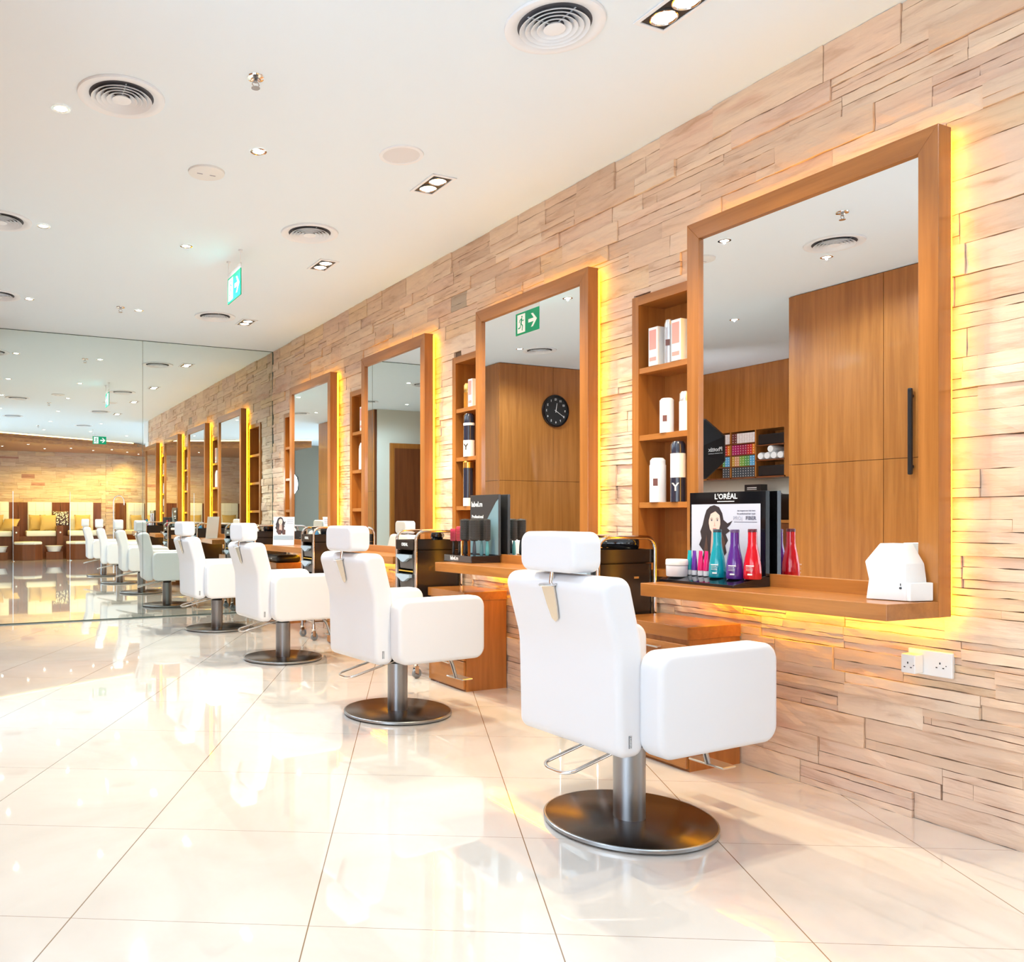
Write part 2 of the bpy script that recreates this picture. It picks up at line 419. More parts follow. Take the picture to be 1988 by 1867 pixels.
# ------------------------------------------------------------------ styling stations
def make_mirror(label):
    """origin: near lower corner on the wall plane; extends +y"""
    t = thing('wall_mirror', label, 'mirror', group=None)
    z0, z1, b = 0.752, 2.442, 0.068
    xf, xb = -0.13, -0.058
    bm = B()
    prism(bm, [(0, z0), (b, z0+b+0.04), (b, z1-b-0.01), (0, z1)], xb, xf, 'x', 0.0015, 1); link('side_rail', bm, wood_v, t); bm = B()
    prism(bm, [(FW, z0), (FW, z1), (FW-b, z1-b-0.01), (FW-b, z0+b+0.04)], xb, xf, 'x', 0.0015, 1)
    link('side_rail', bm, wood_v, t)
    bm = B()
    prism(bm, [(0, z1), (b, z1-b-0.01), (FW-b, z1-b-0.01), (FW, z1)], xb, xf, 'x', 0.0015, 1); link('cross_rail', bm, wood_h, t); bm = B()
    prism(bm, [(0, z0), (FW, z0), (FW-b, z0+b+0.04), (b, z0+b+0.04)], xb, xf, 'x', 0.0015, 1)
    link('cross_rail', bm, wood_h, t)
    bm = B(); box(bm, xf+0.016, xf+0.020, b-0.01, FW-b+0.01, z0+b+0.02, z1-b)
    link('glass', bm, mirror_m, t)
    bm = B(); box(bm, xb+0.001, xf+0.022, b-0.01, FW-b+0.01, z0+b, z1-b); link('backing_board', bm, wood_dark, t)
    bm = B()
    for (ya, yb, za, zb) in ((0.008, 0.018, z0+0.02, z1-0.01), (FW-0.018, FW-0.008, z0+0.02, z1-0.01), (0.018, FW-0.018, z1-0.022, z1-0.010), ):
        box(bm, -0.0578, -0.040, ya, yb, za, zb)
    link('light_strip', bm, led, t)
    bm = B(); box(bm, -0.0578, -0.040, 0.018, FW-0.018, z0+0.006, z0+0.016); link('lower_light_strip', bm, mat('yellow_led_strip_bright', (1, 0.7, 0.1), 0.5, emit=(1.0, 0.52, 0.01), es=24), t)
    return t
MLAB = ['tall wood-framed wall mirror nearest the camera, reflecting tall wooden cabinets', 'tall wood-framed wall mirror reflecting the green exit sign and round clock',
        'tall wood-framed wall mirror, third from the camera, reflecting a brown door', 'tall wood-framed wall mirror farthest along the stone wall, above the picture stand']
def make_shelf(label):
    t = thing('styling_shelf', label, 'shelf')
    bm = B(); prism(bm, [(-0.129, 0.0), (-0.385, 0.012), (-0.478, 1.034), (-0.129, 1.06)], 0.752, 0.808, 'z', 0.0025, 2)
    link('shelf_board', bm, wood_h, t); return t
SLAB = ['wooden styling shelf nearest the camera, holding three colourful bottles and a white box', 'wooden styling shelf holding the black hairbrush display',
        'bare wooden styling shelf beside the trolley with grey drawers, third from the camera', 'wooden styling shelf farthest away, holding the picture stand']
def make_niche(label):
    t = thing('wall_niche_cabinet', label, 'niche shelf')
    W = NW; zb, zt = 0.80, 2.225; xf = -0.03; b = 0.045; xi = 0.15
    bm = B(); box(bm, xf, xi+0.01, 0.002, b, zb, zt); link('side_panel', bm, wood_v, t); bm = B(); box(bm, xf, xi+0.01, W-b, W, zb, zt); link('side_panel', bm, wood_v, t)
    bm = B(); box(bm, xf, xi+0.01, b, W-b, zt-b, zt); link('top_board', bm, wood_h, t); bm = B(); box(bm, xf, xi+0.01, b, W-b, zb, zb+0.03); link('base_board', bm, wood_h, t)
    bm = B(); box(bm, xi, xi+0.012, b, W-b, zb, zt); link('back_panel', bm, wood_v, t)
    for z in (1.855, 1.512, 1.169):
        bm = B(); box(bm, xf+0.004, xi, b, W-b, z-0.028, z, 0.001, 1); link('shelf_board', bm, wood_h, t)
    return t
NLAB = ['tall wooden wall niche beside the nearest mirror, with white and pink cartons on top', 'tall wooden wall niche left of the exit-sign mirror, holding dark spray cans',
        'tall wooden wall niche left of the third mirror, holding a white bottle', 'tall empty wooden wall niche farthest along the wall']
def make_pedestal(label):
    t = thing('drawer_pedestal', label, 'cabinet')
    y0, y1 = 0.0, 0.46; X = -0.345; H = 0.622
    bm = B(); box(bm, X+0.012, -0.032, y0+0.006, y1-0.006, 0.0, H-0.055); link('carcass', bm, wood_v, t)
    bm = B(); box(bm, X-0.006, -0.032, y0, y1, H-0.055, H, 0.002, 2); link('top', bm, wood_h, t)
    for za, zb in ((0.012, 0.185), (0.190, 0.370), (0.375, 0.545)):
        bm = B(); box(bm, X-0.004, X+0.012, y0+0.012, y1-0.012, za, zb, 0.002, 1); d = link('drawer_front', bm, wood_h, t)
        bm = B(); box(bm, X-0.03, X-0.004, 0.15, 0.31, zb-0.03, zb-0.022, 0.002, 1); link('handle', bm, chrome, d)
    return t
PLAB = ['low wooden drawer cabinet under the nearest shelf, against the stone wall', 'low wooden drawer cabinet below the hairbrush display shelf',
        'low wooden drawer cabinet behind the chair third from the camera', 'low wooden drawer cabinet farthest away, under the flat black bag']
mir0 = make_mirror(MLAB[0]); she0 = make_shelf(SLAB[0]); nic0 = make_niche(NLAB[0]); ped0 = make_pedestal(PLAB[0])
for k in range(4):
    for proto, labs, yy in ((mir0, MLAB, FY[k]), (she0, SLAB, FY[k]), (nic0, NLAB, FY[k]+FW), (ped0, PLAB, FY[k]+0.89)):
        if k == 0: proto.location = (0, yy, 0)
        else: dup(proto, (0, yy, 0), label=labs[k])

# ------------------------------------------------------------------ trolleys
def make_trolley(label):
    """origin floor, front faces -x; x -0.41..-0.03, y 0..0.31"""
    t = thing('salon_trolley', label, 'trolley')
    X0, X1, Y0, Y1 = -0.41, -0.05, 0.0, 0.28
    for y in (Y0, Y1):
        bm = B(); tube(bm, arcpts([(X0, y, 0.12), (X0, y, 0.995), (X1, y, 0.995), (X1, y, 0.12)], 0.07, 8), 0.0105, 12)
        link('side_rail', bm, chrome, t, True, auto=60)
    bm = B()
    for x in (X0, X1): tube(bm, [(x, Y0, 0.165), (x, Y1, 0.165)], 0.008, 10)
    for y in (Y0, Y1): tube(bm, [(X0, y, 0.165), (X1, y, 0.165)], 0.008, 10)
    tube(bm, [(X1, Y0, 0.90), (X1, Y1, 0.90)], 0.006, 10)
    link('base_frame', bm, chrome, t, True)
    bm = B(); box(bm, X0+0.018, X1-0.015, Y0+0.012, Y0+0.020, 0.21, 0.865); box(bm, X0+0.018, X1-0.015, Y1-0.020, Y1-0.012, 0.21, 0.865)
    box(bm, X1-0.022, X1-0.014, Y0+0.012, Y1-0.012, 0.21, 0.865); box(bm, X0+0.02, X1-0.015, Y0+0.012, Y1-0.012, 0.205, 0.212)
    box(bm, X0-0.004, X0+0.02, Y0+0.012, Y0+0.036, 0.21, 0.865, 0.003, 2); box(bm, X0-0.004, X0+0.02, Y1-0.036, Y1-0.012, 0.21, 0.865, 0.003, 2)
    link('shell', bm, trolley_bk, t)
    bm = B()   # top tray: floor and four walls
    box(bm, X0-0.012, X1, Y0+0.012, Y1-0.012, 0.868, 0.874); box(bm, X0-0.012, X0-0.004, Y0+0.012, Y1-0.012, 0.868, 0.935, 0.002, 1)
    box(bm, X1-0.008, X1, Y0+0.012, Y1-0.012, 0.868, 0.935, 0.002, 1); box(bm, X0-0.012, X1, Y0+0.012, Y0+0.018, 0.868, 0.935); box(bm, X0-0.012, X1, Y1-0.018, Y1-0.012, 0.868, 0.935)
    tt = link('top_tray', bm, trolley_bk, t)
    lettering('OREAL', 0.030, white_pl, tt, facing((X0-0.0132, (Y0+Y1)/2, 0.903), (0, -1, 0), (0, 0, 1)), bold=0.0008)
    bm = B(); box(bm, -0.175, -0.145, Y0+0.0105, Y0+0.0125, 0.792, 0.802); link('badge', bm, mat('gold_badge', (0.75, 0.5, 0.2), 0.3, 0.8), t)
    for z in (0.735, 0.60, 0.465, 0.33):
        bm = B(); prism(bm, [(X0-0.006, z+0.10), (X0+0.004, z), (X1-0.03, z), (X1-0.03, z+0.10)], Y0+0.042, Y1-0.042, 'y', 0.003, 1)
        d = link('drawer', bm, grey_drawer, t)
        bm = B(); n = 10; ya, yb = Y0+0.045, Y1-0.045
        top = [(ya + (yb-ya)*i/n, z+0.098) for i in range(n+1)]; bot = [(yb - (yb-ya)*i/n, z+0.078-0.030*math.sin(PI*i/n)**2) for i in range(n+1)]
        prism(bm, top + bot, X0-0.030, X0-0.007, 'x'); link('drawer_pull', bm, lens_mat, d)
    bm = B(); box(bm, X0-0.004, X0+0.004, Y0+0.036, Y1-0.036, 0.716, 0.724); link('yellow_trim', bm, mat('yellow_plastic', (0.75, 0.42, 0.03), 0.4), t)
    for x in (X0, X1):
        for y in (Y0, Y1):
            bm = B(); lathe(bm, [(0.014, 0.145), (0.016, 0.10), (0.010, 0.075)], (x, y, 0), 14); box(bm, x-0.014, x+0.014, y-0.018, y-0.014, 0.025, 0.085); box(bm, x-0.014, x+0.014, y+0.014, y+0.018, 0.025, 0.085); box(bm, x-0.014, x+0.014, y-0.018, y+0.018, 0.072, 0.085, 0.003, 1)
            cst = link('caster', bm, chrome, t)
            bm = B(); lathe(bm, [(0.0, -0.012), (0.030, -0.012), (0.034, -0.006), (0.034, 0.006), (0.030, 0.012), (0.0, 0.012)], (x+0.006, y, 0.0345), 20, M=Matrix.Rotation(PI/2, 4, 'X'))
            link('wheel', bm, mat('grey_rubber_wheel', (0.22, 0.22, 0.23), 0.45), cst, True)
    return t
TLAB = ['black salon trolley with chrome rails behind the nearest white chair', 'black salon trolley with chrome rails left of the hairbrush display, drawers in view',
        'black salon trolley right of the picture stand, drawers in view', 'black salon trolley farthest away, left of the picture stand']
tr0 = make_trolley(TLAB[0]); TY = [3.13, 4.945, 6.825, 8.52]
for k in range(4):
    if k == 0: tr0.location = (0, TY[k], 0)
    else: dup(tr0, (0, TY[k], 0), label=TLAB[k])

# ------------------------------------------------------------------ styling chairs (local: +x forward, origin at the disc centre)
def rounded(pts, rad, n=7):
    out = []; N = len(pts)
    for i, p in enumerate(pts):
        a, p, b = Vector(pts[i-1]), Vector(p), Vector(pts[(i+1) % N]); u = (a-p).normalized(); v = (b-p).normalized()
        r_ = rad[i] if isinstance(rad, (list, tuple)) else rad
        half = math.acos(max(-1, min(1, u.dot(v))))/2; d = min(r_/math.tan(half), (a-p).length*0.48, (b-p).length*0.48); R_ = d*math.tan(half)
        c = p + (u+v).normalized()*(R_/math.sin(half)); A = p+u*d-c; Bq = p+v*d-c; om = math.acos(max(-1, min(1, A.normalized().dot(Bq.normalized()))))
        if om < 1e-3: out.append(p); continue
        for k in range(n+1): t = k/n; out.append(c + (A*math.sin((1-t)*om) + Bq*math.sin(t*om))/math.sin(om))
    return out
def padded(bm, pts, a0, a1, er, axis='y', rad=0.04, n=6):
    P = rounded(pts, rad); N = len(P); area = sum(P[i].x*P[(i+1) % N].y - P[(i+1) % N].x*P[i].y for i in range(N))
    nr = []
    for i in range(N):
        t = (P[(i+1) % N] - P[i-1]).normalized(); q = Vector((t.y, -t.x)) * (1 if area > 0 else -1); nr.append(q)
    rings = []
    seq = [(a0 + er*(1-math.sin(PI/2*k/n)), er*(1-math.cos(PI/2*k/n))) for k in range(n, -1, -1)] + [(a1 - er*(1-math.sin(PI/2*k/n)), er*(1-math.cos(PI/2*k/n))) for k in range(0, n+1)]
    seq = [(a0, er + 0.005)] + seq + [(a1, er + 0.005)]
    for yy, ins in seq:
        rg = []
        for p, q in zip(P, nr):
            c = p - q*ins; rg.append(bm.verts.new((c.x, yy, c.y) if axis == 'y' else (yy, c.x, c.y)))
        rings.append(rg)
    for A, Bq in zip(rings[:-1], rings[1:]):
        for k in range(N): bm.faces.new([A[k], A[(k+1) % N], Bq[(k+1) % N], Bq[k]])
    bm.faces.new(rings[0]); bm.faces.new(rings[-1])
def make_chair(label):
    t = thing('styling_chair', label, 'chair')
    bm = B(); lathe(bm, [(0.0, 0.0045), (0.296, 0.0045), (0.301, 0.008), (0.301, 0.018), (0.2985, 0.0205), (0.294, 0.021)], n=96, close=False); bs = link('base_plate', bm, disc_rim, t, True, auto=30)
    bm = B(); lathe(bm, [(0.294, 0.0208), (0.292, 0.0218), (0.0, 0.0222)], n=96, close=False); link('plate_top', bm, disc_top, bs, True)
    bm = B()
    for k in range(4): lathe(bm, [(0.012, 0), (0.012, 0.005)], (0.24*math.cos(PI/4+k*PI/2), 0.24*math.sin(PI/4+k*PI/2), 0), 12)
    link('foot_pad', bm, black_pl, bs)
    bm = B(); lathe(bm, [(0.056, 0.021), (0.056, 0.282), (0.053, 0.284)], n=48); link('column', bm, steel, t, True)
    bm = B(); lathe(bm, [(0.050, 0.283), (0.050, 0.335)], n=40); box(bm, -0.13, 0.17, -0.12, 0.12, 0.318, 0.345, 0.004, 1); link('swivel_collar', bm, black_pl, t, True)
    # upholstery
    bm = B(); prism(bm, [(-0.17, 0.345), (0.345, 0.345), (0.355, 0.50), (-0.17, 0.475)], -0.236, 0.236, 'y', 0.028, 4); link('seat', bm, leather, t, True)
    for s in (-1, 1):
        bm = B(); ya, yb = (0.240, 0.338) if s > 0 else (-0.338, -0.240)
        padded(bm, [(-0.212, 0.328), (0.352, 0.328), (0.352, 0.668), (-0.212, 0.668)], ya, yb, 0.020, rad=0.062)
        link('armrest', bm, leather, t, True, auto=60)
    # backrest: side profile (x, z)
    bm = B(); padded(bm, [(-0.185, 0.325), (-0.300, 0.325), (-0.308, 0.665), (-0.378, 0.900), (-0.248, 0.906), (-0.190, 0.690)], -0.250, 0.250, 0.026, rad=[0.042, 0.042, 0.25, 0.042, 0.05, 0.25])
    bk = link('backrest', bm, leather, t, True, auto=60)
    bm = B(); prism(bm, [(-0.26, -0.001), (-0.248, -0.001), (-0.248, 0.0006), (-0.26, 0.0006)], 0.36, 0.40, 'z', M=Matrix.Translation((0, -0.2508, 0)))
    lb = link('label_tag', bm, mat('grey_label', (0.25, 0.25, 0.26), 0.5), t)
    lettering('* KARISMA', 0.0085, white_pl, lb, facing((-0.254, -0.2523, 0.38), (0, 0, -1), (1, 0, 0)))
    # headrest with post and bracket
    bm = B(); padded(bm, [(-0.138, 0.912), (0.138, 0.912), (0.138, 1.047), (-0.138, 1.047)], -0.385, -0.262, 0.016, axis='x', rad=0.040)
    hr = link('headrest', bm, leather, t, True, auto=60)
    bm = B(); tube(bm, [(-0.362, 0, 0.872), (-0.355, 0, 0.92)], 0.0075, 14)
    lathe(bm, [(0.0, 0.0), (0.034, 0.0), (0.036, 0.003), (0.033, 0.006), (0.0, 0.007)], (-0.370, 0, 0.868), 28, M=Matrix.Rotation(-0.14, 4, 'Y'))
    link('headrest_post', bm, chrome, hr, True)
    bm = B(); out = [(-0.031, 0), (0.031, 0), (0.024, -0.07), (0.015, -0.118), (0.0, -0.130), (-0.015, -0.118), (-0.024, -0.07)]
    M = Matrix.Translation((-0.3755, 0, 0.866)) @ Matrix.Rotation(-0.285, 4, 'Y') @ Matrix(((0, 0, 1, 0), (1, 0, 0, 0), (0, 1, 0, 0), (0, 0, 0, 1)))
    prism(bm, out, -0.004, 0.003, 'z', 0.001, 1, M=M); link('headrest_bracket', bm, mat('satin_nickel', (0.70, 0.64, 0.55), 0.2, 1.0), bk)
    # recline lever loop behind, foot pad in front
    bm = B(); tube(bm, arcpts([(0.02, 0.068, 0.325), (-0.33, 0.068, 0.245), (-0.352, 0.035, 0.238), (-0.352, -0.035, 0.238), (-0.33, -0.068, 0.245), (0.02, -0.068, 0.325)], 0.03, 4), 0.0062, 10)
    link('lever_loop', bm, chrome, t, True, auto=60)
    bm = B(); box(bm, 0.40, 0.475, -0.075, 0.085, 0.150, 0.158, 0.003, 1); tube(bm, arcpts([(0.10, 0.0, 0.32), (0.36, 0.0, 0.30), (0.41, 0.0, 0.155)], 0.08, 5), 0.011, 10)
    link('footrest', bm, mat('satin_steel', (0.55, 0.56, 0.58), 0.3, 0.9), t)
    return t
CH = [(-0.985, 2.30, 3.0, 'white salon chair nearest the camera, on a round steel base'), (-0.975, 4.125, 6.0, 'white salon chair in front of the hairbrush display, second from the camera'),
      (-0.965, 6.065, 4.0, 'white salon chair third from the camera, in front of the mirror with the brown door'), (-0.985, 7.93, 4.0, 'white salon chair closest to the mirrored end wall')]
c0 = make_chair(CH[0][3])
for i, (x, y, a, lb) in enumerate(CH):
    if i == 0: c0.location = (x, y, 0); c0.rotation_euler = (0, 0, math.radians(a))
    else: dup(c0, (x, y, 0), math.radians(a), label=lb)

# ------------------------------------------------------------------ items on the nearest shelf
SZ = 0.808
def portrait(parent, M, s=1.0, face_c=(0.80, 0.56, 0.46), hair_c=(0.03, 0.018, 0.02)):
    """printed portrait of a dark-haired woman, flat ink on the sheet: local x right, y up"""
    hair = mat('printed_dark_hair', hair_c, 0.5); skin = mat('printed_skin', face_c, 0.5); ink = mat('printed_dark_ink', (0.05, 0.03, 0.03), 0.5)
    lip = mat('printed_lips', (0.55, 0.16, 0.16), 0.5); sh = mat('printed_soft_shadow', (0.62, 0.38, 0.31), 0.5); brown = mat('printed_brown_hair', (0.10, 0.045, 0.03), 0.5)
    inks = []; bm = B()
    def poly(name, pts, m, z):
        if m not in inks: inks.append(m)
        prism(bm, [(x*s, y*s) for x, y in pts], z, z+0.0003, 'z', mi=inks.index(m), M=M)
    def ell(cx, cy, rx, ry, n=20, a0=0): return [(cx+rx*math.cos(2*PI*k/n+a0), cy+ry*math.sin(2*PI*k/n+a0)) for k in range(n)]
    poly('printed_hair', [(-0.020, 0.125), (0.0, 0.13), (0.022, 0.122), (0.036, 0.10), (0.042, 0.075), (0.060, 0.062), (0.082, 0.072), (0.070, 0.055), (0.058, 0.045), (0.072, 0.035), (0.052, 0.022), (0.062, 0.0), (0.050, -0.02), (0.056, -0.045), (0.040, -0.065), (0.030, -0.10), (0.0, -0.09), (-0.03, -0.105), (-0.055, -0.07), (-0.050, -0.045), (-0.072, -0.02), (-0.060, 0.005), (-0.066, 0.03), (-0.055, 0.055), (-0.045, 0.09), (-0.036, 0.112)], hair, 0)
    poly('printed_strands', [(-0.05, -0.05), (-0.036, 0.02), (-0.030, -0.03), (-0.034, -0.085)], brown, 0.0004)
    poly('printed_strands', [(0.035, 0.03), (0.050, -0.01), (0.036, -0.06), (0.028, -0.02)], brown, 0.0004)
    poly('printed_neck', [(-0.012, 0.035), (0.020, 0.035), (0.024, -0.05), (0.0, -0.075), (-0.018, -0.05)], sh, 0.0005)
    poly('printed_face', [(-0.024, 0.085), (-0.014, 0.106), (0.004, 0.112), (0.020, 0.104), (0.028, 0.083), (0.028, 0.058), (0.022, 0.036), (0.006, 0.022), (-0.008, 0.025), (-0.020, 0.040), (-0.025, 0.062)], skin, 0.0008)
    poly('printed_hairline', [(-0.026, 0.070), (-0.027, 0.100), (0.0, 0.122), (0.028, 0.100), (0.031, 0.06), (0.025, 0.092), (0.006, 0.107), (-0.016, 0.097)], hair, 0.0012)
    for sx in (-0.011, 0.015):
        poly('printed_eye', ell(sx, 0.073, 0.0062, 0.0026, 12), mat('printed_eye_white', (0.85, 0.82, 0.80), 0.5), 0.0012)
        poly('printed_iris', ell(sx, 0.073, 0.0026, 0.0026, 12), ink, 0.0016)
        poly('printed_eyebrow', [(sx-0.008, 0.0785), (sx-0.001, 0.0825), (sx+0.008, 0.080), (sx, 0.0805)], ink, 0.0012)
        poly('printed_lash', [(sx-0.0075, 0.0735), (sx, 0.0770), (sx+0.0075, 0.0740), (sx, 0.0750)], ink, 0.0018)
    poly('printed_nose', [(0.0015, 0.072), (0.0045, 0.055), (0.007, 0.0515), (0.001, 0.0500), (-0.003, 0.0520), (-0.0005, 0.056)], sh, 0.0012)
    poly('printed_mouth', [(-0.008, 0.0415), (-0.002, 0.0440), (0.002, 0.0430), (0.006, 0.0440), (0.012, 0.0415), (0.002, 0.0370)], lip, 0.0012)
    link('printed_portrait', bm, inks, parent)

t = thing('display_stand', 'black cosmetics display stand with a portrait poster, under three coloured bottles', 'display stand', (0, 0, 0))
Y0, Y1 = 2.405, 2.805
bm = B(); prism(bm, [(-0.345, SZ), (-0.135, SZ), (-0.135, SZ+0.046), (-0.165, SZ+0.044), (-0.345, SZ+0.012)], Y0, Y1, 'y', 0.001, 1); link('tray', bm, black_gl, t)
bm = B(); box(bm, -0.160, -0.136, Y0, Y1, SZ+0.040, 1.205, 0.001, 1); pn = link('back_panel', bm, black_gl, t)
bm = B(); box(bm, -0.1615, -0.1602, Y0+0.024, Y1-0.012, SZ+0.052, 1.152); ps = link('poster', bm, mat('pale_lilac_print', (0.60, 0.60, 0.68), 0.35), t)
F = lambda y, z, x=-0.1622: facing((x, y, z), (0, -1, 0), (0, 0, 1))
lettering("L'ORÉAL", 0.032, white_pl, pn, F(2.605, 1.184, -0.1606), bold=0.0006)
bm = B(); box(bm, -0.1612, -0.1603, 2.560, 2.650, 1.162, 1.165); link('logo_rule', bm, white_pl, pn)
ink = mat('grey_print_ink', (0.10, 0.10, 0.14), 0.5); ink2 = mat('light_grey_print_ink', (0.42, 0.42, 0.50), 0.5)
lettering('PRO|', 0.022, ink2, ps, F(2.541, 1.091)); lettering('FIBER', 0.022, ink, ps, F(2.475, 1.091), bold=0.0004)
bm = B(); box(bm, -0.1621, -0.1616, 2.445, 2.560, 1.0735, 1.0755); link('print_rule', bm, ink, ps)
lettering('the longest-ever hair hero', 0.0085, ink, ps, F(2.498, 1.123)); lettering('for professional hair repair', 0.0085, ink, ps, F(2.498, 1.110))
portrait(ps, facing((-0.1618, 2.665, 0.995), (0, -1, 0), (0, 0, 1)), 1.18)

def bottle(name, label, x, y, z, col, capc, h=0.205, r=0.035):
    t = thing(name, label, 'bottle', (x, y, z))
    k = h/0.205
    prof = [(0.0, 0.0), (r*0.93, 0.0), (r, 0.004*k), (r*0.99, 0.03*k), (r*0.93, 0.06*k), (r*0.80, 0.09*k), (r*0.64, 0.115*k), (r*0.54, 0.135*k), (r*0.50, 0.150*k), (r*0.49, 0.192*k), (0.0, 0.192*k)]
    bm = B(); lathe(bm, prof, n=36, close=False); bd = link('body', bm, mat('bottle_' + name, col, 0.12, coat=0.6), t, True, auto=50)
    bm = B(); lathe(bm, [(r*0.50, 0.192*k), (r*0.50, 0.203*k), (r*0.46, 0.205*k), (0, 0.205*k)], n=30); link('cap', bm, mat('cap_' + name, capc, 0.3), t, True)
    M = facing((-r*1.04, 0, 0.045), (0, -1, 0), (0, 0, 1))
    bm = B()
    for i, (ww, hh) in enumerate(((0.030, 0.004), (0.022, 0.0012), (0.026, 0.0012), (0.026, 0.0012))): box(bm, -0.016, -0.016+ww, 0.008-i*0.006, 0.008-i*0.006+hh, -0.003, 0.0005, M=M)
    box(bm, -0.010, 0.008, -0.028, -0.022, -0.003, 0.0005, M=M)
    bmesh.ops.transform(bm, matrix=Matrix.Rotation(-0.45, 4, 'Z').inverted(), verts=bm.verts[:])
    link('label_print', bm, white_pl, bd); return t
bottle('teal_bottle', 'teal shampoo bottle in front of the portrait on the display stand', -0.245, 2.574, SZ+0.031, (0.0, 0.30, 0.38), (0.03, 0.05, 0.06))
bottle('purple_bottle', 'purple shampoo bottle between the teal and red ones', -0.245, 2.484, SZ+0.031, (0.09, 0.02, 0.24), (0.10, 0.05, 0.14))
bottle('red_bottle', 'red shampoo bottle at the right of the display tray', -0.228, 2.412, SZ+0.034, (0.60, 0.005, 0.02), (0.10, 0.01, 0.02))
def tubeitem(label, x, y, z, col, cap_c=(0.7, 0.7, 0.75)):
    t = thing('cream_tube', label, 'tube', (x, y, z), -0.3)
    bm = B(); n = 20; R = []
    for zz, a, b in ((0.022, 0.0125, 0.0125), (0.028, 0.0135, 0.0135), (0.07, 0.0135, 0.009), (0.098, 0.0145, 0.0022), (0.108, 0.0145, 0.0016)):
        R.append([bm.verts.new((b*math.cos(2*PI*k/n), a*math.sin(2*PI*k/n), zz)) for k in range(n)])
    for A, Bb in zip(R[:-1], R[1:]):
        for k in range(n): bm.faces.new([A[k], A[(k+1) % n], Bb[(k+1) % n], Bb[k]])
    bm.faces.new(R[0]); bm.faces.new(R[-1]); link('tube_body', bm, mat('tube_ink_%d%d%d' % tuple(int(c*99) for c in col), col, 0.2, coat=0.5), t, True)
    bm = B(); lathe(bm, [(0.0, 0), (0.012, 0), (0.0125, 0.002), (0.0120, 0.0225), (0, 0.0225)], n=20); link('cap', bm, mat('clear_grey_cap', cap_c, 0.15), t, True)
tubeitem('small teal tube standing at the left of the display tray', -0.235, 2.735, SZ+0.032, (0.0, 0.34, 0.38))
tubeitem('small purple tube between the teal and pink tubes', -0.240, 2.703, SZ+0.032, (0.12, 0.02, 0.32))
tubeitem('small pink tube next to the purple tube', -0.240, 2.668, SZ+0.032, (0.75, 0.01, 0.16))
tubeitem('small pink tube next to the teal bottle', -0.240, 2.637, SZ+0.032, (0.75, 0.01, 0.16))
t = thing('cream_jar', 'round white jar at the left end of the display tray', 'jar', (-0.285, 2.760, SZ+0.0245))
bm = B(); lathe(bm, [(0, 0), (0.042, 0), (0.045, 0.004), (0.046, 0.048), (0.0, 0.048)], n=36); link('pot', bm, mat('jar_white', (0.82, 0.80, 0.82), 0.3), t, True)
bm = B(); lathe(bm, [(0, 0.050), (0.047, 0.050), (0.048, 0.054), (0.047, 0.072), (0.044, 0.076), (0, 0.076)], n=36); link('lid', bm, mat('jar_lid', (0.84, 0.82, 0.78), 0.3), t, True)
t = thing('small_silver_pot', 'small silver pot behind the white jar', 'jar', (-0.235, 2.885, SZ))
bm = B(); lathe(bm, [(0, 0), (0.020, 0), (0.022, 0.003), (0.022, 0.055), (0.020, 0.060), (0, 0.060)], n=24); link('pot', bm, chrome, t, True); t.location = (-0.235, 2.76, SZ+0.0); t.location = (-0.19, 2.828, SZ)
t = thing('lotion_bottle', 'small glass bottle with a pale blue cap behind the white jar', 'bottle', (-0.165, 2.80+0.025, SZ)); t.location = (-0.145, 2.775, SZ+0.045)
bm = B(); lathe(bm, [(0, 0), (0.018, 0), (0.020, 0.003), (0.020, 0.055), (0.010, 0.066), (0, 0.066)], n=24); link('body', bm, mat('smoky_glass', (0.18, 0.22, 0.26), 0.08), t, True)
bm = B(); lathe(bm, [(0.0145, 0.066), (0.0135, 0.105), (0.012, 0.107), (0, 0.107)], n=24); link('cap', bm, mat('pale_blue_cap', (0.62, 0.74, 0.86), 0.3), t, True)

# white angular dispenser
t = thing('towel_dispenser', 'white angular box dispenser standing at the right end of the nearest shelf', 'dispenser')
A, Bp, Cc, D = (-0.272, 1.905), (-0.236, 1.788), (-0.142, 1.775), (-0.140, 1.912)
bm = B()
lo = [bm.verts.new((*p, SZ+0.002)) for p in (A, Bp, Cc, D)]
md = [bm.verts.new(p) for p in ((-0.262, 1.902, SZ+0.070), (-0.232, 1.792, SZ+0.070), (-0.142, 1.778, SZ+0.075), (-0.140, 1.910, SZ+0.075))]
hi = [bm.verts.new(p) for p in ((-0.274, 1.908, SZ+0.133), (-0.236, 1.790, SZ+0.128), (-0.142, 1.785, SZ+0.128), (-0.140, 1.912, SZ+0.133))]
tp = [bm.verts.new(p) for p in ((-0.215, 1.893, SZ+0.196), (-0.205, 1.822, SZ+0.196), (-0.145, 1.822, SZ+0.196), (-0.142, 1.893, SZ+0.196))]
for a, b in ((lo, md), (md, hi), (hi, tp)):
    for k in range(4): bm.faces.new([a[k], a[(k+1) % 4], b[(k+1) % 4], b[k]])
bm.faces.new(lo[::-1]); bm.faces.new(tp)
bmesh.ops.recalc_face_normals(bm, faces=bm.faces[:])
bmesh.ops.bevel(bm, geom=bm.edges[:], offset=0.0025, segments=2, profile=0.5, affect='EDGES')
link('housing', bm, white_pl, t, True)
bm = B(); prism(bm, [(-0.234, 1.775), (-0.140, 1.757), (-0.140, 1.79), (-0.230, 1.80)], SZ+0.002, SZ+0.064, 'z', 0.002, 2); link('side_block', bm, white_pl, t)
bm = B(); Mx = facing((-0.2385, 1.806, SZ+0.045), (0.3, -1, 0), (0, 0, 1)); lathe(bm, [(0.004, 0), (0.004, 0.002), (0, 0.002)], n=16, M=Mx); 
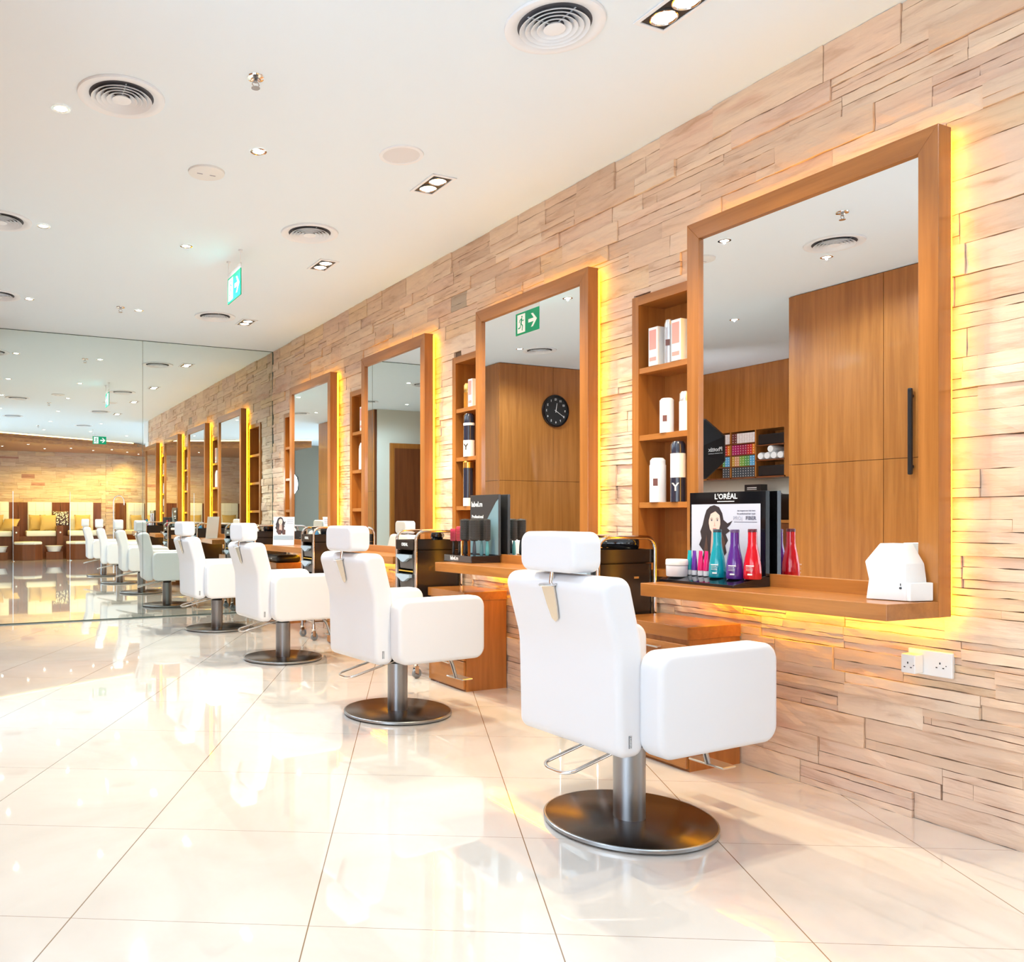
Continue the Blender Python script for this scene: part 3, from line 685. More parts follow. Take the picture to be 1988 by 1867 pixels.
box(bm, -0.0012, 0.0012, 0.008, 0.016, 0, 0.002, M=Mx); link('keyhole', bm, black_pl, t)

# sockets on the stone wall
t = thing('wall_socket', 'white double power socket on the stone wall below the nearest mirror', 'socket', (0, 0, 0))
bm = B(); box(bm, -0.038, -0.024, 1.755, 1.905, 0.533, 0.622, 0.003, 2); pl = link('plate', bm, white_pl, t)
bm = B(); box(bm, -0.026, 0.0, 1.765, 1.895, 0.543, 0.612); link('back_box', bm, white_pl, t)
def pins(x, y, z, par):
    bm = B(); box(bm, x-0.0006, x+0.001, y-0.002, y+0.002, z+0.006, z+0.013); box(bm, x-0.0006, x+0.001, y-0.014, y-0.0085, z-0.008, z-0.0045); box(bm, x-0.0006, x+0.001, y+0.0085, y+0.014, z-0.008, z-0.0045)
    box(bm, x-0.0006, x+0.001, y-0.022, y-0.019, z+0.001, z+0.004); link('pin_hole', bm, black_pl, par)
pins(-0.0383, 1.795, 0.572, pl)
t = thing('plug_adaptor', 'white plug adaptor pushed into the left half of the wall socket', 'adaptor')
bm = B(); box(bm, -0.088, -0.0385, 1.850, 1.900, 0.538, 0.606, 0.004, 2); ad = link('body', bm, white_pl, t); pins(-0.0883, 1.875, 0.566, ad)

# ------------------------------------------------------------------ niche goods
def can(name, label, cat, x, y, z, r, h, segs, shoulder=0.0, txt=None, txtm=None):
    """segs: list of (height fraction, material)"""
    t = thing(name, label, cat, (x, y, z)); z0 = 0
    for i, (fr, m) in enumerate(segs):
        z1 = z0 + fr*h; rr = r*(0.93 if i % 2 and fr < 0.3 else 1.0); bm = B()
        last = i == len(segs)-1
        prof = [(0, z0+0.0002), (rr, z0+0.0002), (rr, z1-(shoulder if last else 0)-0.0005), (rr*(0.72 if last and shoulder else 0.98), z1), (0, z1)]
        lathe(bm, prof, n=28); link(('body', 'band', 'collar', 'cap')[min(i, 3)] if not last else 'cap', bm, m, t, True, auto=35); z0 = z1
    if txt:
        for dz, s in txt: 
            lettering(s, r*1.5, txtm, t, facing((-r*0.93, -r*0.42, dz), (0.42, -0.93, 0), (0, 0, 1)), bold=0.0008)
    return t
white_can = mat('white_bottle_plastic', (0.84, 0.82, 0.86), 0.3); silver_can = mat('silver_can', (0.62, 0.62, 0.64), 0.3, 0.7)
coral = mat('coral_print', (0.85, 0.38, 0.32), 0.5); navy = mat('dark_can_blue', (0.02, 0.025, 0.05), 0.2, coat=0.4); amber = mat('amber_oil', (0.55, 0.22, 0.03), 0.1, coat=0.6); brownp = mat('brown_print', (0.16, 0.06, 0.05), 0.5)
gold_m = mat('gold_cap', (0.80, 0.50, 0.14), 0.25, 0.9)
def carton(label, x, y, z, wx, wy, h):
    t = thing('product_carton', label, 'carton', (x, y, z))
    bm = B(); box(bm, -wx/2, wx/2, -wy/2, wy/2, 0, h, 0.001, 1); bx = link('box', bm, white_pl, t)
    bm = B(); box(bm, -wx/2-0.0006, -wx/2+0.0002, -wy/2+0.010, wy/2-0.006, h*0.42, h*0.93); box(bm, -wx/2-0.0006, -wx/2+0.0002, -wy/2+0.010, wy/2-0.006, h*0.12, h*0.22); link('printed_panel', bm, coral, bx)
    return t
def small_label(t, r, z, w_=0.02, h_=0.03, m=None, ang=0.5):
    bm = B(); M = facing((-r*math.cos(ang)*1.01, -r*math.sin(ang)*1.01, z), (math.sin(ang), -math.cos(ang), 0), (0, 0, 1)); box(bm, -w_/2, w_/2, -h_/2, h_/2, -0.003, 0.0008, M=M); link('label_print', bm, m or brownp, t)
n1 = FY[0]+FW
carton('white and coral carton at the left of the top shelf in the nearest niche', 0.0, 3.165, 1.8555, 0.06, 0.062, 0.192)
a = can('spray_can', 'slim silver spray can between two cartons in the nearest niche', 'spray can', 0.0, 3.088, 1.8555, 0.024, 0.215, [(0.80, silver_can), (0.20, silver_can)], 0.02); small_label(a, 0.024, 0.10)
carton('white and coral carton right of the spray can in the nearest niche', 0.0, 3.015, 1.8555, 0.06, 0.062, 0.200)
a = can('spray_bottle', 'short white bottle alone on the second shelf of the nearest niche', 'bottle', 0.0, 3.103, 1.5125, 0.034, 0.172, [(0.62, white_can), (0.38, white_can)], 0.01); small_label(a, 0.034, 0.07)
a = can('tall_bottle', 'white bottle half hidden at the right of the second niche shelf', 'bottle', 0.0, 2.985, 1.5125, 0.028, 0.190, [(0.75, white_can), (0.25, silver_can)], 0.01)
a = can('tall_bottle', 'tall white bottle on the lowest shelf of the nearest niche', 'bottle', 0.0, 3.163, 1.1695, 0.040, 0.222, [(0.84, white_can), (0.16, white_can)], 0.012); small_label(a, 0.040, 0.10, 0.022, 0.036)
can('hairspray_can', 'black and white hairspray can lettered Y on the lowest shelf of the nearest niche', 'spray can', 0.0, 3.030, 1.1695, 0.036, 0.295, [(0.40, navy), (0.40, white_can), (0.20, navy)], 0.015, [(0.07, 'Y')], white_pl)
n2 = FY[1]+FW
can('oil_bottle', 'amber oil bottle with gold cap on the top shelf left of the exit-sign mirror', 'bottle', 0.0, 4.945, 1.8555, 0.026, 0.170, [(0.62, amber), (0.10, gold_m), (0.28, gold_m)], 0.015)
carton('white carton beside the amber oil bottle', 0.0, 4.872, 1.8555, 0.05, 0.055, 0.19)
can('hairspray_can', 'dark can with a white lower half lettered Y, second shelf left of the exit-sign mirror', 'spray can', 0.0, 4.925, 1.5125, 0.040, 0.30, [(0.38, white_can), (0.34, navy), (0.06, white_can), (0.22, navy)], 0.015, [(0.065, 'Y')], black_pl)
can('hairspray_can', 'tall black can with gold top on the lowest niche shelf beside the exit-sign mirror', 'spray can', 0.0, 4.935, 1.1695, 0.036, 0.315, [(0.18, white_can), (0.66, navy), (0.16, gold_m)], 0.01)
n3 = FY[2]+FW
carton('white carton on the top shelf of the niche left of the third mirror', 0.0, 6.64, 1.8555, 0.06, 0.07, 0.21)
can('tall_bottle', 'white bottle with sloped shoulders in the niche left of the third mirror', 'bottle', 0.0, 6.66, 1.5125, 0.042, 0.235, [(0.80, white_can), (0.20, white_can)], 0.03)

# ------------------------------------------------------------------ hairbrush display on the second shelf
t = thing('brush_display', 'black hairbrush display stand on the second shelf, lettered label.m', 'display stand')
Y0, Y1 = 4.345, 4.672
bm = B(); box(bm, -0.350, -0.140, Y0, Y1, SZ+0.001, SZ+0.044, 0.001, 1); tb = link('base_box', bm, black_gl, t)
bm = B(); box(bm, -0.3512, -0.3500, Y0+0.004, Y1-0.004, SZ+0.005, SZ+0.041); fr = link('front_strip', bm, mat('charcoal_print', (0.075, 0.065, 0.06), 0.35), t)
F2 = lambda y, z, x: facing((x, y, z), (0, -1, 0), (0, 0, 1))
lettering('label.m', 0.034, white_pl, fr, F2(4.545, SZ+0.024, -0.3515), bold=0.0008)
bm = B(); box(bm, -0.158, -0.140, Y0-0.01, Y1-0.012, SZ+0.044, 1.236, 0.001, 1); pn = link('sign_panel', bm, mat('dark_slate_print', (0.05, 0.05, 0.052), 0.2), t)
bm = B(); prism(bm, [(Y0-0.008, 1.205), (Y0-0.008, SZ+0.05), (Y1-0.016, SZ+0.05), (Y1-0.016, 0.985)][:4], -0.1592, -0.1582, 'x'); link('blue_print', bm, mat('grey_blue_print', (0.20, 0.32, 0.36), 0.25), pn)
bm = B(); prism(bm, [(Y1-0.016, 1.234), (Y1-0.016, 1.03), (Y1-0.14, 1.00), (Y0-0.008, 1.215), (Y0-0.008, 1.234)], -0.1596, -0.1590, 'x'); link('dark_print', bm, MATS['dark_slate_print'], pn)
lettering('label.m', 0.046, white_pl, pn, F2(4.578, 1.175, -0.1600), bold=0.001); lettering('Professional', 0.028, white_pl, pn, F2(4.570, 1.095, -0.1600), bold=0.0008); lettering('Brushes', 0.028, white_pl, pn, F2(4.592, 1.065, -0.1600), bold=0.0008)
bristle = mat('dark_bristle', (0.13, 0.115, 0.10), 0.5)
def round_brush(label, x, y, r, h, hcol, hn='black'):
    t = thing('round_hairbrush', label, 'hairbrush', (x, y, SZ+0.045), group=None)
    bm = B(); lathe(bm, [(0, 0), (0.008, 0), (0.0125, 0.01), (0.011, 0.05), (0.0085, 0.075), (0.007, 0.09), (0, 0.09)], n=18); link('handle', bm, mat('brush_handle_' + hn, hcol, 0.25), t, True)
    bm = B(); lathe(bm, [(0, 0.09), (r*0.55, 0.092), (r*0.86, 0.102), (r*0.86, 0.085+h), (r*0.5, 0.092+h), (0, 0.095+h)], n=24); link('barrel', bm, mat('brush_barrel', (0.030, 0.028, 0.027), 0.6), t, True)
    bm = B(); nr, nk = int(h/0.0075), 22
    for i in range(nr):
        for k in range(nk):
            a = 2*PI*(k + 0.5*(i % 2))/nk; zz = 0.099 + (h-0.008)*i/(nr-1); ca, sa = math.cos(a), math.sin(a)
            p = Vector((ca*r*0.5, sa*r*0.5, zz)); q = Vector((ca*r, sa*r, zz)); sd = Vector((-sa, ca, 0))*0.0011
            v = [bm.verts.new(c) for c in (p-sd, p+sd, q+sd, q-sd)]; u = [bm.verts.new(c+Vector((0, 0, 0.002))) for c in (p-sd, p+sd, q+sd, q-sd)]
            for a4 in ((0, 1, 2, 3),): bm.faces.new([v[j] for j in a4]); bm.faces.new([u[j] for j in a4])
            for j in range(4): bm.faces.new([v[j], v[(j+1) % 4], u[(j+1) % 4], u[j]])
    b = link('bristles', bm, bristle, t); b['kind'] = 'stuff'; return t
round_brush('large round black hairbrush in the display, left one of the two biggest', -0.290, 4.515, 0.034, 0.135, (0.02, 0.02, 0.022))
round_brush('large round hairbrush with dark slate handle, right one of the two biggest', -0.290, 4.405, 0.036, 0.135, (0.05, 0.06, 0.075), 'slate')
round_brush('round hairbrush with pale teal handle behind the two biggest', -0.205, 4.455, 0.028, 0.135, (0.20, 0.42, 0.45), 'teal')
round_brush('round hairbrush with teal handle at the right end of the display', -0.215, 4.375, 0.024, 0.135, (0.10, 0.36, 0.38), 'deep_teal')
def paddle(label, x, y, h, col, cn):
    t = thing('flat_hairbrush', label, 'hairbrush', (x, y, SZ+0.045), 0.5)
    bm = B(); lathe(bm, [(0, 0), (0.008, 0), (0.010, 0.01), (0.008, 0.07), (0.005, 0.09), (0, 0.09)], n=14); link('handle', bm, black_gl, t, True)
    bm = B(); box(bm, -0.009, 0.003, -0.020, 0.020, 0.085, 0.085+h, 0.006, 2); link('head', bm, mat('brush_pad_' + cn, col, 0.35), t, True)
    bm = B()
    for i in range(9):
        for j in range(5): box(bm, -0.020, -0.009, -0.015+0.0075*j-0.0007, -0.015+0.0075*j+0.0007, 0.094+i*(h-0.02)/9, 0.0955+i*(h-0.02)/9)
    b = link('bristles', bm, bristle, t); b['kind'] = 'stuff'
paddle('red flat hairbrush at the left end of the display', -0.300, 4.640, 0.080, (0.50, 0.03, 0.07), 'red')
paddle('red flat hairbrush second from the left in the display', -0.285, 4.592, 0.095, (0.62, 0.05, 0.08), 'scarlet')
paddle('dark red flat hairbrush touching the big round brushes', -0.245, 4.570, 0.105, (0.16, 0.02, 0.03), 'maroon')

# picture stand on the farthest shelf and the flat bag below
t = thing('picture_stand', 'white leaflet stand with a small portrait on the farthest shelf', 'leaflet stand', (-0.375, 7.72, SZ+0.001), math.radians(-30))
# local: sheet faces -y, leans back
bm = B(); Mt = Matrix.Rotation(0.14, 4, 'X').inverted()
box(bm, -0.105, 0.105, 0, 0.003, 0.006, 0.285, 0.001, 1, M=Mt); sh_ = link('sheet', bm, white_pl, t)
bm = B(); box(bm, -0.105, 0.105, -0.02, 0.06, 0, 0.005); link('foot', bm, acrylic, t)
FM = Mt @ facing((0, -0.0010, 0.145), (1, 0, 0), (0, 0, 1))
portrait(sh_, Mt @ facing((-0.035, -0.0008, 0.190), (1, 0, 0), (0, 0, 1)), 0.72, hair_c=(0.05, 0.022, 0.015))
bm = B(); box(bm, -0.10, 0.10, -0.088, -0.045, 0, 0.0005, M=FM); link('grey_band', bm, mat('grey_blue_band', (0.33, 0.40, 0.46), 0.4), sh_)
bm = B(); box(bm, -0.055, -0.025, -0.035, 0.012, 0.001, 0.0014, M=FM); box(bm, -0.012, 0.018, -0.035, 0.012, 0.001, 0.0014, M=FM); link('hair_swatches', bm, mat('printed_brown_swatch', (0.10, 0.04, 0.03), 0.5), sh_)
bm = B()
for i in range(3):
    for j in range(3): box(bm, 0.035+j*0.019, 0.048+j*0.019, 0.070+i*0.018, 0.083+i*0.018, 0, 0.0005, M=FM)
lathe(bm, [(0.015, 0.0008), (0.018, 0.0008)], n=24, M=FM @ Matrix.Translation((0.072, -0.066, 0)), close=False)
link('printed_icons', bm, ink2, sh_)
t = thing('tool_bag', 'flat black tool bag lying on the farthest low cabinet', 'bag', (-0.20, 8.225, 0.6225), 0)
bm = B(); box(bm, -0.13, 0.13, -0.19, 0.19, 0, 0.075, 0.03, 4); link('bag_body', bm, black_pl, t, True)
bm = B(); box(bm, -0.1335, -0.130, -0.02, 0.13, 0.034, 0.040, 0.001, 1); lathe(bm, [(0.007, 0), (0.007, 0.003)], n=14, M=facing((-0.131, -0.02, 0.037), (0, -1, 0), (0, 0, 1))); link('buckle', bm, chrome, t)

# tools on the trolleys
def hair_dryer(label, x, y, z, rz):
    t = thing('hair_dryer', label, 'hair dryer', (x, y, z), rz)
    bm = B(); M = Matrix.Rotation(PI/2, 4, 'Y'); lathe(bm, [(0, -0.075), (0.020, -0.075), (0.036, -0.06), (0.040, -0.03), (0.040, 0.01), (0.030, 0.04), (0.022, 0.07), (0.021, 0.085), (0, 0.084)], (0, 0, 0.085), 24, M=M); link('barrel', bm, black_gl, t, True, auto=50)
    bm = B(); tube(bm, [(-0.02, 0, 0.07), (-0.015, 0, 0.03), (0.0, 0, 0.002)], 0.016, 14, r1=0.013); link('handle', bm, black_gl, t, True)
    bm = B(); lathe(bm, [(0.022, 0.082), (0.024, 0.10), (0.018, 0.115), (0, 0.115)], (0, 0, 0.085), 20, M=M); link('nozzle', bm, black_pl, t, True)
hair_dryer('black hair dryer standing on the nearest trolley top', -0.115, 3.28, 0.875, 2.4)
hair_dryer('black hair dryer on the trolley left of the hairbrush display', -0.15, 5.10, 0.875, 0.8)
hair_dryer('black hair dryer on the trolley right of the picture stand', -0.18, 7.03, 0.875, -0.5)
hair_dryer('black hair dryer on the farthest trolley', -0.20, 8.66, 0.875, 0.4)
def comb(label, x, y, z, rz, m):
    bm = B(); box(bm, -0.09, 0.09, -0.004, 0.004, 0, 0.003)
    for i in range(30): box(bm, -0.085+i*0.0035, -0.0835+i*0.0035, -0.022, -0.003, 0.0005, 0.0025)
    o = link('styling_comb', bm, m, loc=(x, y, z), rot=(0, 0, rz)); tag(o, label, 'comb')
comb('grey comb lying in the top of the trolley left of the hairbrush display', -0.27, 5.06, 0.8755, 0.5, steel)
comb('black comb lying in the top of the farthest trolley', -0.30, 8.62, 0.8755, 1.1, black_pl)
def clip_bottle(label, x, y, z, col, cn):
    t = thing('spray_bottle', label, 'bottle', (x, y, z))
    bm = B(); lathe(bm, [(0, 0), (0.026, 0), (0.028, 0.004), (0.027, 0.075), (0.013, 0.095), (0, 0.095)], n=22); link('body', bm, mat('spray_' + cn, col, 0.15), t, True)
    bm = B(); lathe(bm, [(0.013, 0.095), (0.012, 0.112), (0, 0.112)], n=16); box(bm, -0.04, 0.012, -0.008, 0.008, 0.112, 0.126, 0.002, 1); box(bm, -0.030, -0.024, -0.004, 0.004, 0.085, 0.113); link('trigger', bm, black_pl, t)
clip_bottle('blue water spray bottle on the trolley right of the picture stand', -0.33, 6.97, 0.875, (0.05, 0.22, 0.42), 'blue')
clip_bottle('white water spray bottle on the farthest trolley', -0.33, 8.72, 0.875, (0.7, 0.75, 0.8), 'white')
bm = B(); box(bm, -0.07, 0.07, -0.05, 0.05, 0, 0.05, 0.02, 3); tag(link('folded_towel', bm, white_pl, loc=(-0.30, 5.17, 0.8745)), 'folded white cloth on the trolley left of the hairbrush display', 'towel')

# ------------------------------------------------------------------ ceiling fittings
def make_vent(label, x, y):
    t = thing('ceiling_air_vent', label, 'air vent', (x, y, CZ), group=None)
    bm = B(); lathe(bm, [(0.192, -0.0005), (0.190, -0.010), (0.176, -0.013), (0.160, -0.009), (0.141, -0.0012)], n=64, close=False)
    link('outer_ring', bm, vent_w, t, True, auto=60)
    bm = B(); lathe(bm, [(0.142, -0.0006), (0.0, -0.0006)], n=48, close=False); link('throat', bm, vent_dark, t)
    for i, r in enumerate((0.132, 0.110, 0.088, 0.066)):
        bm = B(); lathe(bm, [(r-0.030, -0.0012), (r-0.012, -0.010), (r, -0.020), (r+0.0015, -0.019), (r-0.010, -0.008), (r-0.026, -0.0010)], n=56, close=False); link('cone_ring', bm, vent_w, t, True, auto=70)
    bm = B(); lathe(bm, [(0.0, -0.022), (0.026, -0.021), (0.042, -0.019), (0.030, -0.006), (0.02, -0.001), (0, -0.001)], n=40, close=False); link('centre_cone', bm, vent_w, t, True, auto=60)
    bm = B(); box(bm, -0.125, 0.125, -0.003, 0.003, -0.004, -0.002); box(bm, -0.003, 0.003, -0.125, 0.125, -0.004, -0.002); link('spoke', bm, vent_w, t)
    return t
VL = [(-1.09, 2.59, 'large round air vent at the top of the photo, near the first twin spotlight'),
      (-2.52, 3.85, 'large round air vent at the upper left, beside a small downlight'),
      (-1.09, 5.18, 'round air vent between the exit sign and the round speaker'),
      (-1.06, 7.72, 'round air vent beside the twin spotlight nearest the end mirror'),
      (-2.98, 5.78, 'round air vent cut by the left edge of the photo, higher of the two'),
      (-2.96, 7.75, 'round air vent cut by the left edge of the photo, lower of the two'),
      (-1.09, 0.05, 'round air vent seen only in the end mirror, nearest the sloping wooden canopy'),
      (-2.50, 1.25, 'round air vent seen only in the end mirror, at the far left')]
v0 = make_vent(VL[0][2], *VL[0][:2])
for x, y, lb in VL[1:]: dup(v0, (x, y, CZ), label=lb)

def make_dl(label, x, y, z=CZ, power=26):
    t = thing('round_downlight', label, 'ceiling light', (x, y, z))
    bm = B(); lathe(bm, [(0.043, -0.0005), (0.043, -0.004), (0.030, -0.005), (0.028, -0.001)], n=32, close=False); link('trim_ring', bm, chrome, t, True)
    bm = B(); lathe(bm, [(0.030, -0.0025), (0.0, -0.0035)], n=24, close=False); link('lamp', bm, bulb, t)
    return t
dl0 = make_dl('small round downlight beside the upper left air vent', -2.76, 4.08)
DL = [(-1.785, 4.13, 'small round downlight between the sprinkler and the round speaker'),
      (-1.78, 5.79, 'small round downlight left of the exit sign'), (-2.72, 5.78, 'small round downlight at the left edge, beside the higher of two cut-off vents'),
      (-1.76, 7.78, 'small round downlight beside the farther sprinkler'), (-2.70, 7.77, 'small round downlight at the left edge, beside the lower of two cut-off vents'),
      (-1.78, 2.33, None), (-2.74, 2.33, None), (-1.78, 0.55, None), (-2.74, 0.55, None), (-0.80, 0.55, None), (-1.78, -1.20, None), (-0.80, -1.20, None), (0.1, -1.9, None), (-3.75, 5.75, None), (-3.9, 7.3, None), (1.2, -0.6, None)]
for x, y, lb in DL:
    g = None if lb else 'downlights seen only in the mirrors'
    dup(dl0, (x, y, CZ), label=lb or 'small round downlight on the ceiling seen only as a reflection in the mirrors', group=g)
for x, y, lb in [(-2.76, 4.08, 0)] + DL:
    lamp('downlight_beam', 'SPOT', (x, y, CZ - 0.014), (50 if y > 5 else 30 if y > 3 else 12) if x > -3 else 9, (0.66, 0.84, 1.0), spot_size=2.75, spot_blend=0.5, shadow_soft_size=0.008)

def make_twin(label, x, y):
    t = thing('twin_spotlight', label, 'ceiling light', (x, y, CZ))
    w_, l_ = 0.078, 0.135
    bm = B()
    for a in ((-w_, -w_+0.018, -l_, l_), (w_-0.018, w_, -l_, l_), (-w_, w_, -l_, -l_+0.018), (-w_, w_, l_-0.018, l_)): box(bm, *a, -0.006, -0.0005, 0.001, 1)
    link('frame', bm, vent_w, t)
    bm = B(); box(bm, -w_+0.016, w_-0.016, -l_+0.016, l_-0.016, -0.0015, -0.0006); link('recess', bm, black_pl, t)
    for s in (-1, 1):
        bm = B(); lathe(bm, [(0.050, -0.0016), (0.052, -0.007), (0.047, -0.008), (0.044, -0.003)], (0, s*0.055, 0), 32, close=False); sp_ = link('spot_ring', bm, chrome, t, True)
        bm = B(); lathe(bm, [(0.044, -0.0032), (0, -0.0045)], (0, s*0.055, 0), 28, close=False); link('spot_lamp', bm, bulb_spot, sp_)
    return t
TW = [(-0.745, 2.32, 'twin spotlight at the top edge of the photo'), (-0.745, 4.13, 'twin spotlight beside the round speaker'), (-0.74, 5.80, 'twin spotlight right of the exit sign'), (-0.72, 7.83, 'twin spotlight closest to the mirrored end wall')]
t0 = make_twin(TW[0][2], *TW[0][:2])
for x, y, lb in TW[1:]: dup(t0, (x, y, CZ), label=lb)
for x, y, lb in TW:
    for s in (-1, 1):
        lamp('twin_spot_beam', 'SPOT', (x, y + s*0.055, CZ - 0.02), 52 if y > 3 else 40, (1.0, 0.86, 0.58), (0, math.radians(6), 0), spot_size=1.9, spot_blend=0.5, shadow_soft_size=0.012)

def make_sprinkler(label, x, y):
    t = thing('sprinkler_head', label, 'sprinkler', (x, y, CZ))
    bm = B(); lathe(bm, [(0.038, -0.0005), (0.036, -0.006), (0.022, -0.010), (0.012, -0.003)], n=28, close=False); link('escutcheon', bm, chrome, t, True)
    bm = B(); lathe(bm, [(0.008, -0.001), (0.009, -0.022), (0, -0.022)], n=14, close=False)
    tube(bm, [(0.009, 0, -0.02), (0.016, 0, -0.032), (0.004, 0, -0.045)], 0.002, 6); tube(bm, [(-0.009, 0, -0.02), (-0.016, 0, -0.032), (-0.004, 0, -0.045)], 0.002, 6)
    lathe(bm, [(0, -0.045), (0.019, -0.046), (0.019, -0.048), (0, -0.048)], n=20); link('deflector', bm, mat('dull_chrome', (0.5, 0.5, 0.52), 0.25, 1.0), t)
    return t
s0 = make_sprinkler('chrome sprinkler head between the two large air vents', -2.02, 3.44)
dup(s0, (-1.93, 7.74, CZ), label='chrome sprinkler head nearest the mirrored end wall'); dup(s0, (-1.95, -0.35, CZ), label='sprinkler head seen only in the end mirror above the canopy')
t = thing('ceiling_speaker', 'flat round ceiling speaker beside a twin spotlight', 'speaker', (-1.09, 3.86, CZ))
bm = B(); lathe(bm, [(0.118, -0.0005), (0.116, -0.006), (0.098, -0.006), (0.096, -0.003)], n=48, close=False); link('rim', bm, vent_w, t, True)
bm = B(); lathe(bm, [(0.097, -0.0035), (0, -0.0035)], n=48, close=False); link('grille', bm, mat('pale_grille', (0.74, 0.76, 0.80), 0.6), t)
t = thing('ceiling_access_disc', 'off-white round ceiling cover with two small marks, left of the speaker', 'ceiling cover', (-1.965, 4.50, CZ))
bm = B(); lathe(bm, [(0.100, -0.0005), (0.098, -0.010), (0.085, -0.014), (0, -0.015)], n=44, close=False); link('cover', bm, mat('aged_white_plastic', (0.80, 0.83, 0.84), 0.5), t, True)
bm = B(); box(bm, -0.052, -0.022, -0.004, 0.004, -0.0165, -0.0145); box(bm, 0.018, 0.050, -0.004, 0.004, -0.0165, -0.0145); link('printed_mark', bm, ink2, t)

def exit_sign(name_label, center, yaw, W_=0.33, H_=0.19, rod=0.13):
    """local: face along +y reads man on the left, arrow to the right; the other face is its mirror image"""
    t = thing('exit_sign', name_label, 'exit sign', center, yaw)
    bm = B(); box(bm, -W_/2, W_/2, -0.004, 0.004, -H_/2, H_/2, 0.001, 1); pn = link('sign_panel', bm, sign_green, t)
    bm = B(); box(bm, -W_/2, W_/2, -0.0035, 0.0035, H_/2, H_/2+0.035); link('clear_header', bm, acrylic, t)
    for s in (1, -1):
        # s=+1: face towards -y (viewer at -y sees +x on the right)
        M = Matrix(((1, 0, 0, 0), (0, 0, -s, 0), (0, 1, 0, 0), (0, 0, 0, 1))); M = Matrix.Translation((0, -s*0.0042, 0)) @ M
        bm = B(); box(bm, -0.42*W_, -0.08*W_, -0.42*H_, 0.42*H_, 0, 0.0006, M=M)
        ax, k = 0.24*W_, H_*0.42
        prism(bm, [(ax+k*0.75, 0), (ax+k*0.05, k*0.72), (ax-k*0.28, k*0.72), (ax+k*0.20, k*0.18), (ax-k*0.75, k*0.18), (ax-k*0.75, -k*0.18), (ax+k*0.20, -k*0.18), (ax-k*0.28, -k*0.72), (ax+k*0.05, -k*0.72)], 0, 0.0006, 'z', M=M)
        link('pictogram', bm, sign_white, pn)
        bm = B(); cx, u = -0.25*W_, H_
        lathe(bm, [(0.045*u, 0.0008), (0, 0.0008)], n=14, M=M @ Matrix.Translation((cx+0.05*u, 0.30*u, 0)), close=False)
        def limb(pts, r):
            for a, b in zip(pts[:-1], pts[1:]):
                a = Vector((cx+a[0]*u, a[1]*u, 0)); b = Vector((cx+b[0]*u, b[1]*u, 0)); d = (b-a).normalized(); n = Vector((-d.y, d.x, 0))*r*u; e = d*r*u*0.5
                q = [a-e+n, a-e-n, b+e-n, b+e+n]; bm.faces.new([bm.verts.new(M @ Vector((p.x, p.y, 0.0009))) for p in q])
        limb([(0.03, 0.22), (-0.01, 0.0)], 0.045); limb([(0.02, 0.2), (0.12, 0.10), (0.2, 0.13)], 0.02); limb([(0.02, 0.2), (-0.1, 0.17), (-0.15, 0.06)], 0.02)
        limb([(-0.01, 0.0), (0.10, -0.12), (0.07, -0.32)], 0.028); limb([(-0.01, 0.0), (-0.08, -0.18), (-0.22, -0.2)], 0.028)
        link('running_figure', bm, sign_green, pn)
    for s in (-1, 1):
        bm = B(); tube(bm, [(s*(W_/2-0.012), 0, H_/2+0.03), (s*(W_/2-0.012), 0, CZ-center[2]-0.004)], 0.004, 8); lathe(bm, [(0.016, -0.0), (0.014, -0.012), (0, -0.012)], (s*(W_/2-0.012), 0, CZ-center[2]-0.0005), 16)
        link('hanger_rod', bm, vent_w, t)
    return t
# face seen directly from the salon side (-x): man far, arrow towards the camera
exit_sign('green exit sign with running figure and arrow hanging near the twin spotlights', (-1.41, 5.865, 2.77), math.radians(-90))
exit_sign('green exit sign hanging before the wooden canopy, seen in the end mirror', (-0.668, -0.72, 2.762), 0.0, 0.29, 0.17)

# ------------------------------------------------------------------ joinery opposite the stone wall (seen in the mirrors)
def panel_cabinet(name, label, carc, panels, hands=()):
    t = thing(name, label, 'cabinet')
    bm = B(); box(bm, *carc); link('carcass', bm, wood_dark, t)
    for p, m in panels:
        bm = B(); box(bm, *p, 0.0012, 1); link('door_panel', bm, m, t)
    return t
SB = 1.54
t = panel_cabinet('tall_wall_cabinet', 'wall of tall flush wooden doors reflected in the nearest mirror, with a black bar handle', (-5.98, -3.52, 2.36, 4.955, 0.0, CZ-0.002),
    [((-3.52, -3.50, a+0.002, b-0.002, z0+0.002, z1-0.002), wood_v) for a, b in ((2.36, 3.245), (3.245, 4.142), (4.142, 4.968)) for z0, z1 in ((0.08, SB), (SB, CZ-0.004))])
bm = B(); box(bm, -3.485, -3.455, 3.905, 3.935, 1.41, 2.06, 0.010, 3)
for z in (1.47, 2.0): box(bm, -3.501, -3.480, 3.912, 3.928, z-0.01, z+0.01)
link('bar_handle', bm, black_pl, t)
t = panel_cabinet('corner_cabinet', 'tall flush wooden cabinet beside the end mirror, with the round clock on it', (-6.33, -2.975, 8.57, YM-0.002, 0.0, CZ-0.002),
    [((a+0.002, b-0.002, 8.55, 8.57, z0+0.002, z1-0.002), wood_v) for a, b in ((-6.2, -4.9), (-4.9, -3.777), (-3.777, -2.955)) for z0, z1 in ((0.08, SB), (SB, CZ-0.004))] +
    [((-2.975, -2.955, 8.572, YM-0.004, z0+0.002, z1-0.002), wood_v) for z0, z1 in ((0.08, SB), (SB, CZ-0.004))])
t = thing('wall_clock', 'round black wall clock with white numerals, reflected in the second mirror', 'clock', (-3.80, 8.549, 2.435))
M = Matrix.Rotation(PI/2, 4, 'X')
